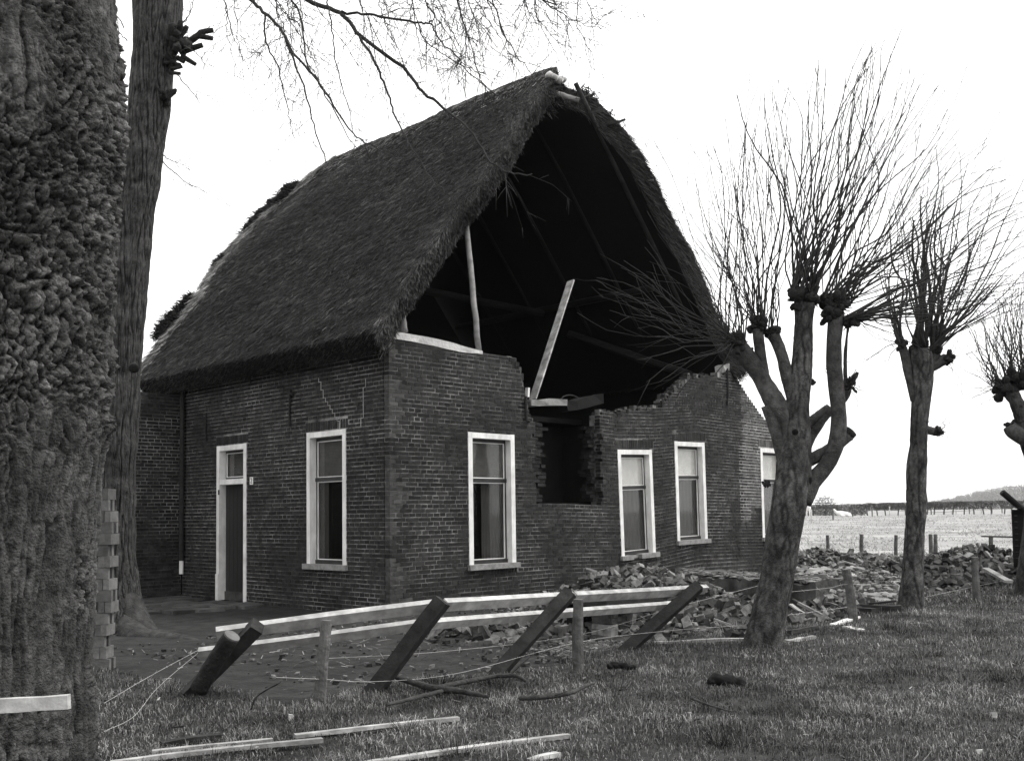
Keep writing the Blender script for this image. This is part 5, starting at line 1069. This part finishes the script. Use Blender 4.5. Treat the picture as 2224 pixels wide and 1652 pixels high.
wire('high wire crossing the sky from pollard to pollard', [(1745, 1092, -4.9), (1850, 1094, -4.9), (1990, 1112, -4.7), (2110, 1108, -4.9), (2250, 1100, -5.0)], .0022, 'twig')

# ================================================================== FIELD FENCE, CART, HORSES, HEDGE, FAR WOOD
names = ['leftmost', 'second from left', 'third from left']
for k, (x, yb, yt, w) in enumerate(((1798, 1230, 1162, 8), (1872, 1228, 1160, 9), (1947, 1230, 1162, 8))):
    round_post('field_post', names[k]+' of the near posts along the pasture fence', (x, yb), (x-1, yt), w, 'post', k=8)
round_post('field_post', 'left of the paired posts right of the slender pollard', (2022, 1236), (2021, 1160), 9, 'post', k=8)
round_post('field_post', 'right of the paired posts right of the slender pollard', (2031, 1234), (2032, 1160), 9, 'post', k=8)
fp = G(2152, 1225); ft = thing('field_rail', 'post with a thin rail across it at the edge of the pasture', 'fence', fp)
Yf = fp[1]; V, F = tube_arr([(0, 0, -.1), D(2152, 1166, Yf)-fp], [.055, .05], 8); obm('post', V, F, 'post', ft); V, F = bar(D(2132, 1164, Yf)-fp, D(2215, 1166, Yf)-fp, .05, .035); obm('rail', V, F, 'old_wood', ft)
def fz(x, y): return float(field_z(np.array([x]), np.array([y]))[0])-.02
ORD = ['first', 'second', 'third', 'fourth', 'fifth', 'sixth', 'seventh', 'eighth', 'ninth', 'tenth', 'eleventh', 'twelfth', 'thirteenth']
for k, (x, yt, hp, w) in enumerate(((1762, 1117, 30, 5), (1809, 1115, 25, 5), (1852, 1118, 19, 5), (1894, 1110, 20, 4), (1932, 1107, 20, 5), (2022, 1104, 18, 4), (2051, 1101, 18, 5), (2076, 1101, 17, 5), (2105, 1101, 17, 4), (2131, 1101, 17, 4), (2154, 1101, 16, 4), (2176, 1102, 16, 4), (2197, 1102, 16, 4))):
    Y = 1.05*FPX/hp; q = D(x, yt, Y); t_ = thing('far_post', ORD[k]+' from the left of the small far posts before the hedge', 'post', (q[0], Y, fz(q[0], Y)), group='far pasture posts')
    V, F = tube_arr([(0, 0, -.2), (0, 0, 1.1)], [.07, .065], 7); obm('shaft', V, F, 'cement' if k in (0, 4, 6, 7, 9) else 'post', t_); V, F = tube_arr([(0, 0, 1.1), (0, 0, 1.12)], [.06, .05], 7); obm('cut_top', V, F, 'cut', t_)
# dark box cart at the right edge
cb = G(2236, 1292+4); Yc = cb[1]+1.4; c0 = D(2197, 1130, Yc); cart = thing('farm_cart', 'tall dark board-sided cart with a slanting pole, cut off by the right edge', 'cart', (c0[0], Yc, 0), -math.atan2(c0[0], Yc)-.04)
zt_ = D(2197, 1106, Yc)[2]
for k in range(9): V = boxv((0.0+random.uniform(-.005, .01), -.02, .42+k*(zt_-.42)/9), (2.2, .02, .42+(k+.94)*(zt_-.42)/9)); obm('side_board', V, BF, 'soot', cart)
V = boxv((0, .02, .36), (2.2, 1.3, .42)); obm('floor', V, BF, 'soot', cart); V = boxv((0.0, .02, .42), (.04, 1.3, zt_)); obm('end_board', V, BF, 'soot', cart); V = boxv((0, 1.3, .42), (2.2, 1.34, zt_)); obm('side_board', V, BF, 'soot', cart)
for (wx, wy) in ((.35, .02), (1.8, .02), (.35, 1.25), (1.8, 1.25)):
    V, F = tube_arr([(wx, wy-.06, .3), (wx, wy+.06, .3)], [.3, .3], 20); obm('wheel', V, F, 'soot', cart)
Rc = np.array(Matrix.Rotation(math.atan2(c0[0], Yc)+.04, 3, 'Z')); A = Rc @ (D(2176, 1068, Yc-.1)-np.array([c0[0], Yc, 0])); B = Rc @ (D(2240, 1122, Yc-.1)-np.array([c0[0], Yc, 0])); V, F = tube_arr(resample([A, B], 6), [.05]*6, 10); obm('pole', V, F, 'soot', cart); B2 = B+(B-A)*.9; V, F = tube_arr([B, B2], [.05, .05], 10); obm('pole_butt', V, F, 'soot', cart)
# horses
def skin_animal(name, label, loc, rz, J, E, R, parts=()):
    me = bpy.data.meshes.new(name); me.from_pydata(J, E, []); me.materials.append(MT['horse']); o = bpy.data.objects.new(name, me); COL.objects.link(o); o.location = loc; o.rotation_euler = (0, 0, rz)
    sk = o.modifiers.new('skin', 'SKIN'); sk.use_smooth_shade = True
    for k, rr in enumerate(R): me.skin_vertices[0].data[k].radius = (rr, rr) if not isinstance(rr, tuple) else rr
    me.skin_vertices[0].data[0].use_root = True
    sb = o.modifiers.new('sub', 'SUBSURF'); sb.levels = 1; sb.render_levels = 1
    return tag(o, label, 'horse')
# standing, rump to camera: +y is forward
J = [(0, -.55, 1.25), (0, 0, 1.22), (0, .55, 1.22), (0, .85, 1.45), (0, 1.1, 1.7), (0, 1.38, 1.55), (-.16, -.6, .95), (-.17, -.68, .55), (-.17, -.62, .06), (.16, -.6, .95), (.17, -.68, .55), (.17, -.62, .06), (-.15, .5, .85), (-.15, .5, .5), (-.15, .5, .06), (.15, .5, .85), (.15, .5, .5), (.15, .5, .06), (0, -.8, 1.25), (0, -.86, .75)]
E_ = [(0, 1), (1, 2), (2, 3), (3, 4), (4, 5), (0, 6), (6, 7), (7, 8), (0, 9), (9, 10), (10, 11), (2, 12), (12, 13), (13, 14), (2, 15), (15, 16), (16, 17), (0, 18), (18, 19)]
R_ = [.29, .31, .28, .18, .15, .09, .17, .085, .06, .17, .085, .06, .13, .075, .06, .13, .075, .06, .06, .05]
q = D(1755, 1105, 118); skin_animal('horse', 'white horse standing with its rump to the camera before the hedge', (q[0], 118, fz(q[0], 118)), -.3, J, E_, R_)
J = [(0, 0, .32), (.55, 0, .36), (1.1, 0, .34), (1.5, .1, .3), (-.35, 0, .5), (-.55, 0, .85), (-.85, 0, .75), (.1, -.35, .12), (.55, -.5, .1), (1.3, -.35, .12), (.85, -.5, .1)]
E_ = [(0, 1), (1, 2), (2, 3), (0, 4), (4, 5), (5, 6), (0, 7), (7, 8), (2, 9), (9, 10)]; R_ = [.3, .34, .3, .12, .2, .13, .09, .1, .07, .12, .07]
q = D(1822, 1112, 118); skin_animal('horse', 'white horse lying on the pasture with its head up', (q[0], 118, fz(q[0], 118)), .1, J, E_, R_)
# clipped hedge
def twigmass(center, size, n, seed, L=(.3, .9), w=(.03, .07), shape='box'):
    r = np.random.default_rng(seed)
    if shape == 'box': P = np.array(center)+r.uniform(-1, 1, (n, 3))*np.array(size)
    else:
        d = r.normal(0, 1, (n, 3)); d /= np.linalg.norm(d, axis=1)[:, None]; rad = r.random(n)**.4*(.75+.5*vnoise(d*2.5+seed, seed)); P = np.array(center)+d*rad[:, None]*np.array(size)
    Dv = r.normal(0, 1, (n, 3)); Dv[:, 2] = np.abs(Dv[:, 2]); V, F = strands(P, Dv, r.normal(0, 1, (n, 3)), r.uniform(*L, n), r.uniform(*w, n)); return V, F, np.repeat(r.random(n), 4)
hA, hB = D(1765, 1110, 138), D(2330, 1110, 118)
def hedge(name, label, A, B, h0, h1, n, seed, stems=True):
    c = (A+B)/2; c[2] = 0; t = thing(name, label, 'hedge', c); L = np.linalg.norm((B-A)[:2]); mb = MB(); r = np.random.default_rng(seed)
    for k in range(n):
        s = (k+.5)/n; p = lerp(A, B, s); zz = fz(p[0], p[1]); hh = h1+r.uniform(-.06, .06); V, F, bv = twigmass((p[0]-c[0], p[1]-c[1], zz+(h0+hh)/2), (L/n*.75, .55, (hh-h0)/2), 90, seed*100+k, (.15, .45), (.03, .08)); V[:, 2] = np.minimum(V[:, 2], zz+hh+.03); mb.add(V, F, bv)
    mb.done('foliage', 'hedge', t)
    if stems:
        for k in range(int(L/1.15)):
            s = (k+r.uniform(.2, .8))/(L/1.15); p = lerp(A, B, s); zz = fz(p[0], p[1]); V, F = tube_arr([(p[0]-c[0], p[1]-c[1], zz-.1), (p[0]-c[0]+r.uniform(-.2, .2), p[1]-c[1], zz+h0+.35)], [.09, .07], 5); obm('stem', V, F, 'hedge', t)
hedge('hedge', 'long clipped hedge on bare stems along the far side of the pasture', D(1880, 1110, 134), D(2400, 1110, 118), .62, 1.62, 130, 5)
hedge('hedge', 'dense left stretch of hedge behind the standing horse', D(1735, 1110, 142), D(1880, 1110, 134), .0, 1.5, 50, 6, False)
q = D(1792, 1090, 150); bs = thing('shrub', 'leafless round shrub rising behind the dense stretch of hedge', 'shrub', (q[0], 150, .5)); V, F, bv = twigmass((0, 0, 1.7), (1.7, 1.2, 1.1), 500, 9, (.2, .7), (.03, .07), 'ball'); obm('crown', V, F, 'hedge', bs, bv=bv); V, F = tube_arr([(0, 0, -.3), (0, 0, 1.6)], [.12, .08], 6); obm('trunk', V, F, 'hedge', bs)
# far wood: one hazy mass on the horizon
mb = MB(); r = random.Random(3)
prof = [(1890, 6), (1960, 7), (2010, 10), (2060, 16), (2100, 28), (2140, 36), (2170, 42), (2200, 48), (2240, 44), (2300, 50), (2380, 46), (2460, 40)]
for k in range(230):
    x = r.uniform(1880, 2460); hpx = float(np.interp(x, [p[0] for p in prof], [p[1] for p in prof])); Y = r.uniform(1500, 1750); q = D(x, 1095, Y); hm = hpx*Y/FPX+1.2
    V, F, bv = twigmass((q[0], Y, .6+hm*.55), (8+hm*.22, 8, hm*.46), 170, k, (2., 5.5), (.5, 1.), 'ball'); mb.add(V, F, bv)
for k in range(90):
    x = r.uniform(1560, 1900); Y = r.uniform(1200, 1500); q = D(x, 1095, Y); hm = r.uniform(3., 7.); V, F, bv = twigmass((q[0], Y, .6+hm*.5), (8, 5, hm*.5), 70, 500+k, (1., 2.8), (.2, .5), 'ball'); mb.add(V, F, bv)
mb.done('far_wood', 'wood', kind='stuff')
# pasture tufts
r = np.random.default_rng(9); n = 26000; Y = 20+95*r.random(n)**1.6; X = Y*r.uniform(.22, .58, n); cl = n2(X, Y, .5, 3, 4); k = (r.random(n) < sstep(.35, .6, cl)+.1); X, Y = X[k], Y[k]; n = len(X); q = np.stack([X-HC[0], Y-HC[1]], 1); k = ~(((q@UD[:2]) < 14.5) & (Y < 24)); X, Y = X[k], Y[k]; n = len(X)
P = np.stack([X, Y, field_z(X, Y)-.04], 1); az = r.uniform(0, 2*PI, n); Dv = np.stack([np.cos(az)*.8, np.sin(az)*.8, r.uniform(.4, 1., n)], 1); V, F = strands(P, Dv, r.normal(0, 1, (n, 3)), r.uniform(.06, .2, n), r.uniform(.01, .03, n)*(Y/30)**.5); obm('pasture_tufts', V, F, 'tuft', None, bv=np.repeat(r.random(n), 4), kind='stuff')
# ---- air
V = boxv((-1200, -80, -2.5), (2600, 2400, 62)); hz = bpy.data.meshes.new('haze'); hz.from_pydata([tuple(v) for v in V.tolist()], [], BF); ho = ob('haze', hz, kind='stuff')
hm_ = bpy.data.materials.new('haze'); hm_.use_nodes = True; t = hm_.node_tree; t.nodes.remove(t.nodes['Principled BSDF']); pv_ = t.nodes.new('ShaderNodeVolumePrincipled'); pv_.inputs['Color'].default_value = (.95, .95, .94, 1); pv_.inputs['Density'].default_value = .00014; pv_.inputs['Anisotropy'].default_value = .2; t.links.new(pv_.outputs[0], t.nodes['Material Output'].inputs['Volume']); hz.materials.append(hm_)
